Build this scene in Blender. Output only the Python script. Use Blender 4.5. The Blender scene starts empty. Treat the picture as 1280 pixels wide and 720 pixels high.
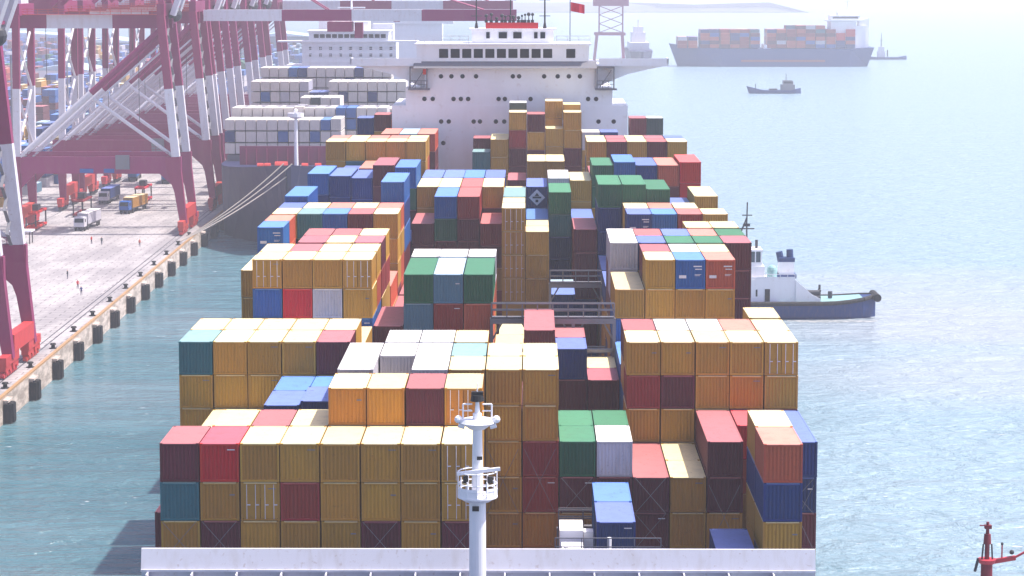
import bpy, math, random
from mathutils import Vector
random.seed(7)
R = math.radians
S = bpy.context.scene

# ------------------------------------------------------------------ camera, sky, sun, exposure
cam = bpy.data.cameras.new('camera')
cam_ob = bpy.data.objects.new('camera', cam)
S.collection.objects.link(cam_ob)
cam_ob.location = (0, 0, 60)
cam_ob.rotation_euler = (R(90 - 7.33), 0, R(0.454))
cam.sensor_width = 36
cam.lens = 3030 / 1280 * 36
cam.clip_start = 1
cam.clip_end = 40000
S.camera = cam_ob

SUN_EL, SUN_AZ = 63, 85          # azimuth measured from +Y towards +X
W = bpy.data.worlds.new('World')
S.world = W
W.use_nodes = True
wn = W.node_tree
bg = wn.nodes['Background']
sky = wn.nodes.new('ShaderNodeTexSky')
sky.sky_type = 'NISHITA'
sky.sun_disc = False
sky.sun_elevation = R(SUN_EL)
sky.sun_rotation = R(SUN_AZ)
sky.air_density = 1.0
sky.dust_density = 3.0
sky.ozone_density = 1.5
tint = wn.nodes.new('ShaderNodeMix'); tint.data_type = 'RGBA'; tint.blend_type = 'MULTIPLY'; tint.inputs[0].default_value = 1
tint.inputs[7].default_value = (1.03, .97, 1.06, 1)
wn.links.new(sky.outputs[0], tint.inputs[6]); wn.links.new(tint.outputs[2], bg.inputs[0])
bg.inputs[1].default_value = 0.13
sun = bpy.data.lights.new('sun', 'SUN')
sun.energy = 4.2
sun.angle = R(0.6)
sun.color = (1, 0.95, 0.87)
sun_ob = bpy.data.objects.new('sun', sun)
S.collection.objects.link(sun_ob)
sd = Vector((math.sin(R(SUN_AZ)) * math.cos(R(SUN_EL)), math.cos(R(SUN_AZ)) * math.cos(R(SUN_EL)), math.sin(R(SUN_EL))))
sun_ob.rotation_euler = sd.to_track_quat('Z', 'Y').to_euler()
sun_ob.location = (200, 100, 300)
S.view_settings.view_transform = 'Standard'
S.view_settings.look = 'None'
S.view_settings.gamma = 1
S.view_settings.use_curve_mapping = False
S.view_settings.exposure = 0.78
S.cycles.volume_bounces = 3
S.cycles.max_bounces = 6
S.cycles.use_denoising = True

# ------------------------------------------------------------------ helpers
class MB:
    def __init__(s, org=(0, 0, 0)):
        s.v, s.f, s.m, s.o = [], [], [], Vector(org)
    def add(s, vs, fs, m=0):
        b = len(s.v)
        s.v += [tuple(Vector(p) - s.o) for p in vs]
        s.f += [tuple(b + i for i in f) for f in fs]
        s.m += [m] * len(fs)
        return s
    def box(s, x0, x1, y0, y1, z0, z1, m=0):
        if x0 > x1: x0, x1 = x1, x0
        if y0 > y1: y0, y1 = y1, y0
        if z0 > z1: z0, z1 = z1, z0
        return s.add([(x0, y0, z0), (x1, y0, z0), (x1, y1, z0), (x0, y1, z0), (x0, y0, z1), (x1, y0, z1), (x1, y1, z1), (x0, y1, z1)],
                     [(0, 3, 2, 1), (4, 5, 6, 7), (0, 1, 5, 4), (1, 2, 6, 5), (2, 3, 7, 6), (3, 0, 4, 7)], m)
    def tube(s, p, q, r0, r1=None, n=8, m=0, caps=True):
        p, q = Vector(p), Vector(q)
        r1 = r0 if r1 is None else r1
        d = (q - p)
        if d.length < 1e-6: return s
        d.normalize()
        u = d.orthogonal().normalized(); w = d.cross(u)
        vs = []
        for c, r in ((p, r0), (q, r1)):
            for i in range(n):
                a = 2 * math.pi * i / n
                vs.append(c + (u * math.cos(a) + w * math.sin(a)) * r)
        fs = [(i, (i + 1) % n, n + (i + 1) % n, n + i) for i in range(n)]
        if caps: fs += [tuple(range(n - 1, -1, -1)), tuple(range(n, 2 * n))]
        return s.add(vs, fs, m)
    def beam(s, p, q, w, h, m=0, up=(0, 0, 1)):
        p, q = Vector(p), Vector(q)
        d = (q - p).normalized()
        up = Vector(up)
        if abs(d.dot(up)) > .98: up = Vector((0, 1, 0))
        u = d.cross(up).normalized(); v = u.cross(d).normalized()
        vs = []
        for c in (p, q):
            for a, b in ((-1, -1), (1, -1), (1, 1), (-1, 1)):
                vs.append(c + u * a * w / 2 + v * b * h / 2)
        return s.add(vs, [(0, 3, 2, 1), (4, 5, 6, 7), (0, 1, 5, 4), (1, 2, 6, 5), (2, 3, 7, 6), (3, 0, 4, 7)], m)
    def loft(s, secs, m=0, close=True, caps=True):
        n = len(secs[0]); b = []
        for sec in secs: b += list(sec)
        fs = []
        for i in range(len(secs) - 1):
            for j in range(n if close else n - 1):
                k = (j + 1) % n
                fs.append((i * n + j, i * n + k, (i + 1) * n + k, (i + 1) * n + j))
        if caps: fs += [tuple(range(n - 1, -1, -1)), tuple((len(secs) - 1) * n + j for j in range(n))]
        return s.add(b, fs, m)
    def ball(s, c, r, n=10, k=6, m=0, sz=1):
        c = Vector(c); vs = [c + Vector((0, 0, -r * sz))]; fs = []
        for i in range(1, k):
            t = math.pi * i / k
            for j in range(n):
                a = 2 * math.pi * j / n
                vs.append(c + Vector((math.sin(t) * math.cos(a) * r, math.sin(t) * math.sin(a) * r, -math.cos(t) * r * sz)))
        vs.append(c + Vector((0, 0, r * sz)))
        for j in range(n):
            fs.append((0, 1 + (j + 1) % n, 1 + j))
            fs.append((len(vs) - 1, len(vs) - 1 - n + j, len(vs) - 1 - n + (j + 1) % n))
        for i in range(k - 2):
            for j in range(n):
                a = 1 + i * n
                fs.append((a + j, a + (j + 1) % n, a + n + (j + 1) % n, a + n + j))
        return s.add(vs, fs, m)
    def rail(s, p, q, h=1.1, step=2.0, r=0.04, m=0, bars=2):
        p, q = Vector(p), Vector(q); L = (q - p).length; n = max(1, int(L / step))
        for i in range(n + 1):
            c = p.lerp(q, i / n); s.beam(c, c + Vector((0, 0, h)), 2 * r, 2 * r, m)
        for b in range(bars):
            z = Vector((0, 0, h * (b + 1) / bars)); s.beam(p + z, q + z, 2 * r, 2 * r, m)
        return s
    def mesh(s, name):
        me = bpy.data.meshes.new(name)
        me.from_pydata(s.v, [], s.f)
        me.polygons.foreach_set('material_index', s.m)
        return me
    def build(s, name, mats, parent=None, smooth=False, fix=False):
        me = s.mesh(name)
        if not isinstance(mats, (list, tuple)): mats = [mats]
        for mt in mats: me.materials.append(mt)
        if smooth:
            me.polygons.foreach_set('use_smooth', [True] * len(me.polygons))
        me.update()
        if fix:
            import bmesh
            bm = bmesh.new(); bm.from_mesh(me); bmesh.ops.recalc_face_normals(bm, faces=bm.faces); bm.to_mesh(me); bm.free()
        o = bpy.data.objects.new(name, me)
        S.collection.objects.link(o)
        if parent is not None: o.parent = parent
        else: o.location = s.o
        return o

def tag(o, label=None, cat=None, group=None, kind=None):
    if label: o['label'] = label
    if cat: o['category'] = cat
    if group: o['group'] = group
    if kind: o['kind'] = kind
    return o

def thing(name, loc, label, cat, group=None):
    o = bpy.data.objects.new(name, None)
    o.empty_display_size = .5
    S.collection.objects.link(o)
    o.location = loc
    return tag(o, label, cat, group)

def nodes(name):
    m = bpy.data.materials.new(name); m.use_nodes = True
    nt = m.node_tree
    return m, nt, nt.nodes['Principled BSDF']

def ramp(nt, src, stops):
    r = nt.nodes.new('ShaderNodeValToRGB')
    e = r.color_ramp.elements
    e[0].position, e[0].color = stops[0][0], (*stops[0][1], 1)
    e[1].position, e[1].color = stops[-1][0], (*stops[-1][1], 1)
    for p, c in stops[1:-1]:
        k = e.new(p); k.color = (*c, 1)
    nt.links.new(src, r.inputs[0])
    return r.outputs[0]

def mixc(nt, fac, a, b, mode='MIX'):
    m = nt.nodes.new('ShaderNodeMix'); m.data_type = 'RGBA'; m.blend_type = mode
    for k, v in ((0, fac), (6, a), (7, b)):
        if hasattr(v, 'is_linked'): nt.links.new(v, m.inputs[k])
        elif isinstance(v, (int, float)): m.inputs[k].default_value = v
        else: m.inputs[k].default_value = (*v, 1)
    return m.outputs[2]

def paint(name, rgb, rough=.55, wear=.25, dirt=(.22, .15, .1), scale=1.0, var=.18, metal=0, streak=True):
    """painted steel with per-object shade, streaky grime and small scuffs"""
    m, nt, b = nodes(name)
    N, L = nt.nodes, nt.links
    oi = N.new('ShaderNodeObjectInfo'); tc = N.new('ShaderNodeTexCoord')
    off = N.new('ShaderNodeVectorMath'); off.operation = 'MULTIPLY_ADD'
    L.new(oi.outputs['Random'], off.inputs[0]); off.inputs[1].default_value = (37, 53, 71); L.new(tc.outputs['Object'], off.inputs[2])
    mp = N.new('ShaderNodeMapping'); L.new(off.outputs[0], mp.inputs[0])
    mp.inputs['Scale'].default_value = (2.2 * scale, 2.2 * scale, .5 * scale) if streak else (scale, scale, scale)
    n1 = N.new('ShaderNodeTexNoise'); n1.inputs['Scale'].default_value = 1.3; n1.inputs['Detail'].default_value = 6; L.new(mp.outputs[0], n1.inputs[0])
    n2 = N.new('ShaderNodeTexNoise'); n2.inputs['Scale'].default_value = 5 * scale; n2.inputs['Detail'].default_value = 4; L.new(off.outputs[0], n2.inputs[0])
    f1 = ramp(nt, n1.outputs[0], [(.48, (0, 0, 0)), (.78, (1, 1, 1))])
    f2 = ramp(nt, n2.outputs[0], [(.62, (0, 0, 0)), (.74, (1, 1, 1))])
    mr = N.new('ShaderNodeMapRange'); L.new(oi.outputs['Random'], mr.inputs[0]); mr.inputs[3].default_value = 1 - var; mr.inputs[4].default_value = 1 + var
    hs = N.new('ShaderNodeHueSaturation'); hs.inputs['Color'].default_value = (*rgb, 1); L.new(mr.outputs[0], hs.inputs['Value'])
    mr2 = N.new('ShaderNodeMapRange'); ml = N.new('ShaderNodeMath'); ml.operation = 'MULTIPLY'; ml.inputs[1].default_value = 7.3
    fr = N.new('ShaderNodeMath'); fr.operation = 'FRACT'; L.new(oi.outputs['Random'], ml.inputs[0]); L.new(ml.outputs[0], fr.inputs[0]); L.new(fr.outputs[0], mr2.inputs[0])
    mr2.inputs[3].default_value = .5 - .007; mr2.inputs[4].default_value = .5 + .007; L.new(mr2.outputs[0], hs.inputs['Hue'])
    a = N.new('ShaderNodeMath'); a.operation = 'MULTIPLY'; L.new(f1, a.inputs[0]); a.inputs[1].default_value = wear
    c1 = mixc(nt, a.outputs[0], hs.outputs[0], dirt)
    a2 = N.new('ShaderNodeMath'); a2.operation = 'MULTIPLY'; L.new(f2, a2.inputs[0]); a2.inputs[1].default_value = wear * 1.2
    c2 = mixc(nt, a2.outputs[0], c1, (dirt[0] * .7, dirt[1] * .5, dirt[2] * .4))
    L.new(c2, b.inputs['Base Color'])
    b.inputs['Roughness'].default_value = rough
    b.inputs['Metallic'].default_value = metal
    b.inputs['Specular IOR Level'].default_value = .3
    return m

def glass(name, rgb=(.01, .014, .02)):
    m, nt, b = nodes(name)
    b.inputs['Base Color'].default_value = (*rgb, 1); b.inputs['Roughness'].default_value = .3; b.inputs['Specular IOR Level'].default_value = .25
    return m

# paint codes: ochre, orange ochre, dark maroon, red oxide, bright red, teal, blue, navy, green, grey white, steel blue, brick
COL = {'o': ('ochre', (.42, .215, .028)), 'O': ('orange ochre', (.44, .18, .018)), 'm': ('dark maroon', (.105, .012, .022)),
       'r': ('red oxide', (.25, .02, .018)), 'R': ('bright red', (.50, .008, .015)), 't': ('dark teal', (.028, .14, .17)),
       'b': ('blue', (.015, .095, .32)), 'n': ('navy blue', (.008, .028, .14)), 'g': ('green', (.014, .105, .05)),
       'w': ('grey white', (.47, .45, .50)), 'l': ('steel blue', (.07, .17, .25)), 'c': ('brick red', (.42, .07, .035)),
       'W': ('white', (.66, .59, .56)), 'k': ('blackish green', (.03, .05, .05))}
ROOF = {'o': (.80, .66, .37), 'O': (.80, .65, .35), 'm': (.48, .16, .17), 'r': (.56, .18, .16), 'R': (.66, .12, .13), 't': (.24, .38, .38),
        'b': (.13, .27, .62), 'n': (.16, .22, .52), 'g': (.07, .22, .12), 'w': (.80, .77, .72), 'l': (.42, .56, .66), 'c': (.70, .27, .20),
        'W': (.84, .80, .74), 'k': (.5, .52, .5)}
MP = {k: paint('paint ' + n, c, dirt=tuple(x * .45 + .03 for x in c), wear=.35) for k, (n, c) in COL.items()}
MR = {k: paint('weathered glare roof ' + COL[k][0], c, rough=.5, wear=.5, dirt=tuple(x * .55 + .03 for x in c), streak=False, scale=.9, var=.12) for k, c in ROOF.items()}  # faded dusty paint, with sky glare also mixed into the colour
m_white = paint('ship white', (.84, .83, .87), wear=.16, dirt=(.55, .47, .42), var=.03, scale=.3)
m_white2 = paint('tarnished white', (.62, .60, .66), wear=.3, dirt=(.4, .3, .25), var=.08, scale=.4)
m_maroon = paint('crane maroon', (.23, .010, .085), wear=.25, dirt=(.28, .1, .12), var=.1, scale=.3)
m_red = paint('crane red', (.52, .035, .04), wear=.3, dirt=(.2, .03, .03), var=.1)
m_dark = paint('dark steel', (.035, .035, .045), wear=.3, dirt=(.1, .09, .08), var=.1)
m_grey = paint('grey steel', (.17, .17, .20), wear=.4, dirt=(.2, .15, .12), var=.1)
m_deckgrey = paint('deck paint', (.11, .10, .13), wear=.5, dirt=(.2, .13, .1), var=.02, scale=.2, streak=False)
m_bul = paint('bulwark white', (.60, .59, .66), wear=.35, dirt=(.42, .36, .33), var=.02, scale=.8)
m_hull = paint('navy hull', (.012, .016, .065), wear=.2, dirt=(.1, .08, .09), var=.02, scale=.2)
m_hullred = paint('antifouling red', (.25, .05, .045), wear=.3, var=.02, scale=.2)
m_hullfar = paint('far hull blue', (.008, .035, .16), wear=.2, var=.02)
m_hullblue = paint('tug hull blue', (.010, .035, .15), wear=.2, var=.02)
m_black = paint('black rubber', (.02, .02, .022), rough=.8, wear=.2, var=.1)
m_glass = glass('dark window glass')
m_cyan = paint('pale green deck', (.25, .45, .45), wear=.2, var=.02)
m_rope = paint('rope', (.45, .38, .33), rough=.9, wear=.2, var=.02)
m_yellow = paint('kerb ochre', (.36, .22, .10), wear=.6, var=.1)
m_redflag = paint('signal red', (.5, .015, .03), wear=.15, var=.05)
# ------------------------------------------------------------------ water, quay, terminal ground, far shore
def water_mat():
    m, nt, b = nodes('harbour water')
    N, L = nt.nodes, nt.links
    tc = N.new('ShaderNodeTexCoord')
    def noise(sc, det, scale, rough=.55, dist=0, rot=0):
        mp = N.new('ShaderNodeMapping'); L.new(tc.outputs['Object'], mp.inputs[0]); mp.inputs['Scale'].default_value = sc
        mp.inputs['Rotation'].default_value = (0, 0, rot)
        n = N.new('ShaderNodeTexNoise'); L.new(mp.outputs[0], n.inputs[0]); n.inputs['Scale'].default_value = scale
        n.inputs['Detail'].default_value = det; n.inputs['Roughness'].default_value = rough; n.inputs['Distortion'].default_value = dist
        return n.outputs[0]
    a = noise((1, 1.6, 1), 5, .16, .62, .4, .15)
    bb = noise((1, 1.9, 1), 3, .75, .6, .3, -.1)
    sw = noise((.35, 1.9, 1), 4, .07, .6, .5, .06)
    big = noise((.6, 1.5, 1), 3, .016, .5, 0, .1)
    # colour: murky green-blue, with silty patches and long streaks
    c = ramp(nt, big, [(.32, (.06, .15, .18)), (.5, (.085, .18, .215)), (.66, (.12, .20, .235))])
    # long low swell bands
    c = mixc(nt, ramp(nt, sw, [(.42, (.30, .30, .30)), (.6, (0, 0, 0))]), c, (.045, .11, .14))
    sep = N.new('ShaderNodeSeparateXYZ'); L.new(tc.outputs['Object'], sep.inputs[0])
    # open roads paler than the basin: glare painted into the colour, plus silt
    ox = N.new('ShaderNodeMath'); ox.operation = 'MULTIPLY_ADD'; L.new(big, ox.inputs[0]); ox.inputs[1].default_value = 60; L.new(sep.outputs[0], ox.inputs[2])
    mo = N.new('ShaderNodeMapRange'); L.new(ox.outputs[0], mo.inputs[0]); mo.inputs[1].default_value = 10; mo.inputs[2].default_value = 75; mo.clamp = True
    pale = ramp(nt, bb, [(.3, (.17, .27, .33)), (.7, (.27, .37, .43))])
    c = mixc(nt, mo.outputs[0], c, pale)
    # brownish wash stirred up round the tug (a band of silty water)
    vm = N.new('ShaderNodeVectorMath'); vm.operation = 'DISTANCE'
    mp = N.new('ShaderNodeMapping'); mp.inputs['Scale'].default_value = (1, .62, 1); L.new(tc.outputs['Object'], mp.inputs[0])
    L.new(mp.outputs[0], vm.inputs[0]); vm.inputs[1].default_value = (78, 262, 0)
    nz = N.new('ShaderNodeMath'); nz.operation = 'MULTIPLY_ADD'; L.new(big, nz.inputs[0]); nz.inputs[1].default_value = 90; L.new(vm.outputs['Value'], nz.inputs[2])
    mr = N.new('ShaderNodeMapRange'); L.new(nz.outputs[0], mr.inputs[0]); mr.inputs[1].default_value = 105; mr.inputs[2].default_value = 55; mr.clamp = True
    ms = N.new('ShaderNodeMath'); ms.operation = 'MULTIPLY'; L.new(mr.outputs[0], ms.inputs[0]); ms.inputs[1].default_value = .45
    c = mixc(nt, ms.outputs[0], c, (.40, .37, .39))
    # scattered white caps
    foam = noise((1, 2.2, 1), 2, .38, .5, .2)
    f = ramp(nt, foam, [(.735, (0, 0, 0)), (.77, (1, 1, 1))])
    c = mixc(nt, f, c, (.6, .62, .65))
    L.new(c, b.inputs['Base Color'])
    b.inputs['Roughness'].default_value = .22
    b.inputs['IOR'].default_value = 1.33
    add0 = N.new('ShaderNodeMath'); add0.operation = 'MULTIPLY_ADD'; L.new(sw, add0.inputs[0]); add0.inputs[1].default_value = 1.6; L.new(a, add0.inputs[2])
    add = N.new('ShaderNodeMath'); add.operation = 'MULTIPLY_ADD'; L.new(bb, add.inputs[0]); add.inputs[1].default_value = .17; L.new(add0.outputs[0], add.inputs[2])
    bp = N.new('ShaderNodeBump'); bp.inputs['Strength'].default_value = 1; bp.inputs['Distance'].default_value = 1.8
    L.new(add.outputs[0], bp.inputs['Height']); L.new(bp.outputs[0], b.inputs['Normal'])
    return m

def concrete(name, base, dark, sc=.05, joints=False):
    m, nt, b = nodes(name)
    N, L = nt.nodes, nt.links
    tc = N.new('ShaderNodeTexCoord')
    mp = N.new('ShaderNodeMapping'); mp.inputs['Scale'].default_value = (1, .25, 1); L.new(tc.outputs['Object'], mp.inputs[0])
    n = N.new('ShaderNodeTexNoise'); L.new(mp.outputs[0], n.inputs[0]); n.inputs['Scale'].default_value = sc * 3; n.inputs['Detail'].default_value = 7; n.inputs['Roughness'].default_value = .65
    c = ramp(nt, n.outputs[0], [(.42, dark), (.58, base)])
    n2 = N.new('ShaderNodeTexNoise'); L.new(tc.outputs['Object'], n2.inputs[0]); n2.inputs['Scale'].default_value = 1.2; n2.inputs['Detail'].default_value = 6
    c = mixc(nt, ramp(nt, n2.outputs[0], [(.5, (0, 0, 0)), (.8, (.6, .6, .6))]), c, tuple(x * .6 for x in dark))
    if joints:
        br = N.new('ShaderNodeTexBrick'); L.new(tc.outputs['Object'], br.inputs[0]); br.inputs['Scale'].default_value = .12
        br.inputs['Mortar Size'].default_value = .012; br.inputs['Color1'].default_value = (1, 1, 1, 1); br.inputs['Color2'].default_value = (.92, .92, .93, 1); br.inputs['Mortar'].default_value = (.45, .43, .45, 1)
        c = mixc(nt, 1.0, c, br.outputs[0], 'MULTIPLY')
    L.new(c, b.inputs['Base Color']); b.inputs['Roughness'].default_value = .85
    return m
m_conc = concrete('quay concrete', (.42, .385, .38), (.28, .255, .26), joints=True)
m_wall = concrete('quay wall', (.60, .50, .44), (.32, .26, .22), .3)
m_yard = concrete('terminal yard', (.40, .36, .37), (.26, .23, .25))

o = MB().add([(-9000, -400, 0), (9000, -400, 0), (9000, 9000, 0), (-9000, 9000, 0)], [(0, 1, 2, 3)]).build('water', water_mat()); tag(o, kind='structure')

def XE(y): return -71.2 - .0117 * (y - 320)      # quay edge, running almost parallel to the ship
QZ = 3.5
Y0, Y1 = 150, 1900
q = MB()
q.add([(XE(Y0), Y0, QZ), (XE(Y1), Y1, QZ), (XE(Y1) - 75, Y1, QZ), (XE(Y0) - 75, Y0, QZ)], [(0, 1, 2, 3)])
tag(q.build('quay_apron', m_conc), kind='structure')
q = MB()
q.add([(XE(Y0), Y0, QZ - .004), (XE(Y1), Y1, QZ - .004), (XE(Y1), Y1, -1.0), (XE(Y0), Y0, -1.0)], [(0, 3, 2, 1)])
tag(q.build('quay_wall', m_wall), kind='structure')
q = MB()
q.add([(XE(Y0) - 75, Y0, QZ - .004), (XE(Y1) - 75, Y1, QZ - .004), (-1600, Y1, QZ - .004), (-1600, Y0, QZ - .004)], [(0, 1, 2, 3)])
tag(q.build('terminal_ground', m_yard), kind='structure')
# crane rails: shallow dark strips
for off, nm in ((2.9, 'crane_rail'), (39.4, 'crane_rail')):
    q = MB((XE(Y0), Y0, QZ))
    for dx in (0, 1.1) if off < 5 else (0,):
        q.add([(XE(Y0) - off - dx, Y0, QZ + .004), (XE(1100) - off - dx, 1100, QZ + .004), (XE(1100) - off - dx - .22, 1100, QZ + .004), (XE(Y0) - off - dx - .22, Y0, QZ + .004)], [(0, 1, 2, 3)])
    tag(q.build(nm, m_dark), 'paired steel crane rail set along the quay edge' if off < 5 else 'landside steel crane rail further back on the quay', 'rail')
# kerb
q = MB((XE(320), 320, QZ)); q.loft([[(XE(y) - .55, y, QZ + .005), (XE(y) - .05, y, QZ + .005), (XE(y) - .05, y, QZ + .28), (XE(y) - .55, y, QZ + .28)] for y in (Y0, 1100)])
tag(q.build('kerb', m_yellow), 'worn orange-yellow kerb running along the quay edge', 'kerb')
# fenders and bollards, every 18 m
i = 0
y = 305.0
while y < 760:
    near = y < 530
    t = thing('quay_fender', (XE(y), y, 0), 'black rubber fender on the quay wall, %s from the near end' % (['first','second','third','fourth','fifth','sixth','seventh','eighth','ninth','tenth','eleventh','twelfth','thirteenth','fourteenth'] + ['far'] * 20)[i] if near else 'black rubber fender on the far stretch of quay wall beside the moored ship', 'fender', 'fenders along the quay wall')
    b = MB((XE(y), y, 0)); b.box(XE(y), XE(y) + .55, y - 1.2, y + 1.6, .9, QZ - .2); b.box(XE(y), XE(y) + .8, y - 1.4, y + 1.8, QZ - .55, QZ - .25); b.build('fender_pier', m_wall, t)
    b = MB((XE(y), y, 0))
    b.box(XE(y) + .56, XE(y) + 1.15, y - 1.0, y + 1.0, .1, QZ - .7)
    b.box(XE(y) + .15, XE(y) + 1.1, y - 1.5, y - 1.21, .1, QZ - .8)
    for k in (-.6, 0, .6): b.box(XE(y) + 1.15, XE(y) + 1.35, y + k - .2, y + k + .2, .15, QZ - .75)
    b.build('fender_pad', m_black, t)
    if near:
        yb = y + 7
        xb = XE(yb) - 1.35
        bb = MB((xb, yb, QZ)); bb.tube((xb, yb, QZ), (xb, yb, QZ + .12), .62, .6, 12); bb.tube((xb, yb, QZ + .12), (xb, yb, QZ + .55), .33, .27, 12)
        bb.tube((xb, yb, QZ + .55), (xb, yb, QZ + .62), .27, .5, 12); bb.tube((xb, yb, QZ + .62), (xb, yb, QZ + .85), .5, .4, 12)
        ob = bb.build('bollard', m_black)
        tag(ob, 'black mooring bollard on the quay edge, %s from the near end' % ['first','second','third','fourth','fifth','sixth','seventh','eighth','ninth','tenth','eleventh','twelfth','thirteenth'][i], 'bollard', 'bollards along the quay edge')
    i += 1
    y += 18
# pale churned water beside the tug
random.seed(9)
top, bot = [], []
for k in range(25):
    x = 45 + k * .66; w_ = .9 * math.sin(k / 24 * math.pi) ** .5 + random.uniform(-.3, .4)
    top.append((x, 422.6 + random.uniform(-.3, .3), .02)); bot.append((x, 421.4 - max(.2, w_) * 1.8, .02))
q = MB((0, 0, 0)); q.add(top + bot[::-1], [(i, 48 + 1 - i, 48 - i, i + 1) for i in range(24)])
m_foam, nt_, bb_ = nodes('churned water'); nz_ = nt_.nodes.new('ShaderNodeTexNoise'); nz_.inputs['Scale'].default_value = .8; tc_ = nt_.nodes.new('ShaderNodeTexCoord'); nt_.links.new(tc_.outputs['Object'], nz_.inputs[0])
nt_.links.new(ramp(nt_, nz_.outputs[0], [(.4, (.17, .20, .22)), (.66, (.42, .42, .42))]), bb_.inputs['Base Color'])
tag(q.build('wake', m_foam), kind='structure')
# far shore: low breakwater land with hazy buildings
q = MB((100, 4000, 0))
secs = []
random.seed(3)
for k in range(31):
    x = -1400 + k * 62
    h = 12 + 3 * math.sin(k * .7) ** 2 + random.uniform(0, 2)
    if k == 30: h = 1
    w = 420 if k < 26 else 60
    secs.append([(x, 4050, -1), (x, 4050, 1.5), (x, 4110, h * .7), (x, 4050 + w * .6, h), (x, 4050 + w, 2), (x, 4050 + w, -1)])
q.loft(secs)
m_hill, nt, b_ = nodes('far shore earth'); 
nn = nt.nodes.new('ShaderNodeTexNoise'); nn.inputs['Scale'].default_value = .03; nn.inputs['Detail'].default_value = 6
tcn = nt.nodes.new('ShaderNodeTexCoord'); nt.links.new(tcn.outputs['Object'], nn.inputs[0])
nt.links.new(ramp(nt, nn.outputs[0], [(.4, (.06, .07, .12)), (.65, (.12, .11, .16))]), b_.inputs['Base Color'])
tag(q.build('hills', m_hill), kind='structure')
# the containers that show largest in the picture and are built one by one (bay, half, column, place in stack)
KEEP = set('''A2F15.0 Aa16.0 A2F13.0 Aa5.0 Aa2.0 Aa3.0 Aa4.0 Aa7.0 Aa6.0 Aa1.0 Ab5.0 Ab7.0 Ab6.0 A2a14.0
A2a11.0 A2a12.0 Aa16.1 Aa11.86.0 A2a9.0 A2a10.0 Aa7.1 Ba13.0 Aa6.1 Aa4.1 Aa1.1 Ba0.0 Ba2.0 Ba17.0
Aa3.1 Ba16.0 Aa5.1 Ba14.0 Ba15.0 Aa2.1 Ba3.0 Aa8.0 Ba1.0 Ab8.0 CF13.0 Aa16.2 CF6.0 CF8.0
B2a12.0 CF7.0 A2F15.1 A2a14.1 Ba4.0 A2a9.4 A2a10.1 A2a10.2 Ca4.0 A2a10.4 Ba13.1 B2a11.0 A2a10.3 Ca14.0
A2F5.0 Ba14.1 Ba15.1 Ba16.1 Ba17.1 Ba1.1 Ba0.1 A2a9.1 Ba14.2 A2a9.2 Ca2.0 Ca1.0 Ca16.0 Ca3.0
Ca15.0 Ba13.2 A2b6.0 B2F10.0 Aa7.2 A2a11.1 A2F13.1 Aa5.2 A2a9.3 C2a13.0 Aa3.2 Ca4.1 Aa1.2 A2F17.0
Aa4.2 Aa2.2 Aa6.2 Ca14.1 Ab16.0 Ca3.1 Ca16.1 Ca1.1 Ca2.1 Ca15.1 Aa8.1 B2a11.1 Aa14.85.0 EF13.0
EF12.0 CF7.1 EF4.0 Ba2.1 CF6.1 CF5.0 Ab11.86.0 Da0.0 C2a17.0 E2F7.0 CF8.1 E2F5.0 E2F6.0 Aa8.2
E2F11.0 E2F8.0 EF14.0 Ea10.0 FF1.0 A2a3.0 A2a8.0 D2a4.0 FF17.0 Ea9.0 Ab2.0 Ab3.0 A2F15.2 FF10.0
FF8.0 FF2.0 A2a7.0 EF13.1 FF12.0 EF17.0 FF5.0 D2a1.0 A2a4.0 Ab4.0 FF16.0 Ea9.1 FF0.0 A2b14.0
D2a14.0 Ea9.2 Ea10.1 Ea9.3 EF12.1 E2F7.1 Ea10.2 EF15.0 Ba0.2 A2b12.0 E2F11.1 D2a15.0 EF0.0 E2F6.1
A2b3.0 A2b11.0 D2a3.0 D2a2.0 Bb4.0 A2b7.0 E2F11.2 FF3.0 FF4.0 A2F17.2 A2b9.0 D2a11.0 A2b8.0 A2F17.1
FF13.0 Ga0.0 FF15.0 FF14.0 Ga4.0 Bb13.0 A2b10.0 C2a17.1 Ga1.0 Ba8.0 G2F10.0 HF8.0 Ga2.0 B2a17.0
Ba6.0 Ba7.0 Ga13.0 A2b16.0 Ha12.0 Ga3.0 C2a4.0 Ha7.0 C2F0.0 D2a16.0 Bb15.0 Bb3.0 Bb17.0 Bb2.0
Bb16.0 Bb1.0 Bb14.0 Ga15.0 Ga16.0 Bb0.0 Ha9.0 Ha11.0 Ha10.0 EF12.2 Hb11.0 Ga17.0 Cb14.0 Ha12.1
E2F11.3 H2a16.0 D2a17.0 Cb4.0 H2a0.0 B2b11.0 Ga14.0 B2b12.0 Ab16.1 Ha12.2 G2F11.0 Ha9.1 Ha10.1 Ha9.2
H2a17.0 H2a1.0 FF11.0 Ab16.2 Db0.0 D2a4.1 C2b4.0 HF4.0 EF12.4 CF9.0 E2F10.0 C2a14.0 A2a12.1 C2a8.0
C2a17.2 C2F0.1 C2a7.0 HF8.1 Cb15.0 DF9.0 E2F9.0 DF4.0 Cb16.0 G2F9.0 C2a3.0 C2a15.0 C2a6.0 C2a16.0
C2a2.0 C2b13.0 Hb7.0 FF7.0 EF13.2 D2a0.0 Cb1.0 Cb3.0 Cb2.0 Da16.0 A2a11.2 EF12.3 C2b3.0 B2F13.0
A2F0.0 C2b2.0 Da17.0 FF6.0 D2b4.0 CF13.1 E2F12.0 E2F7.2 N1.10.0 E2F6.2 A2b4.0 E2F8.1 N1b.6.0 C2b16.0
C2b15.0 C2b14.0 F2F8.0 C2b17.0 A2F1.0 D2b14.0 F2F6.0 F2F5.0 Ca4.2 F2F7.0'''.split())
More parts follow.
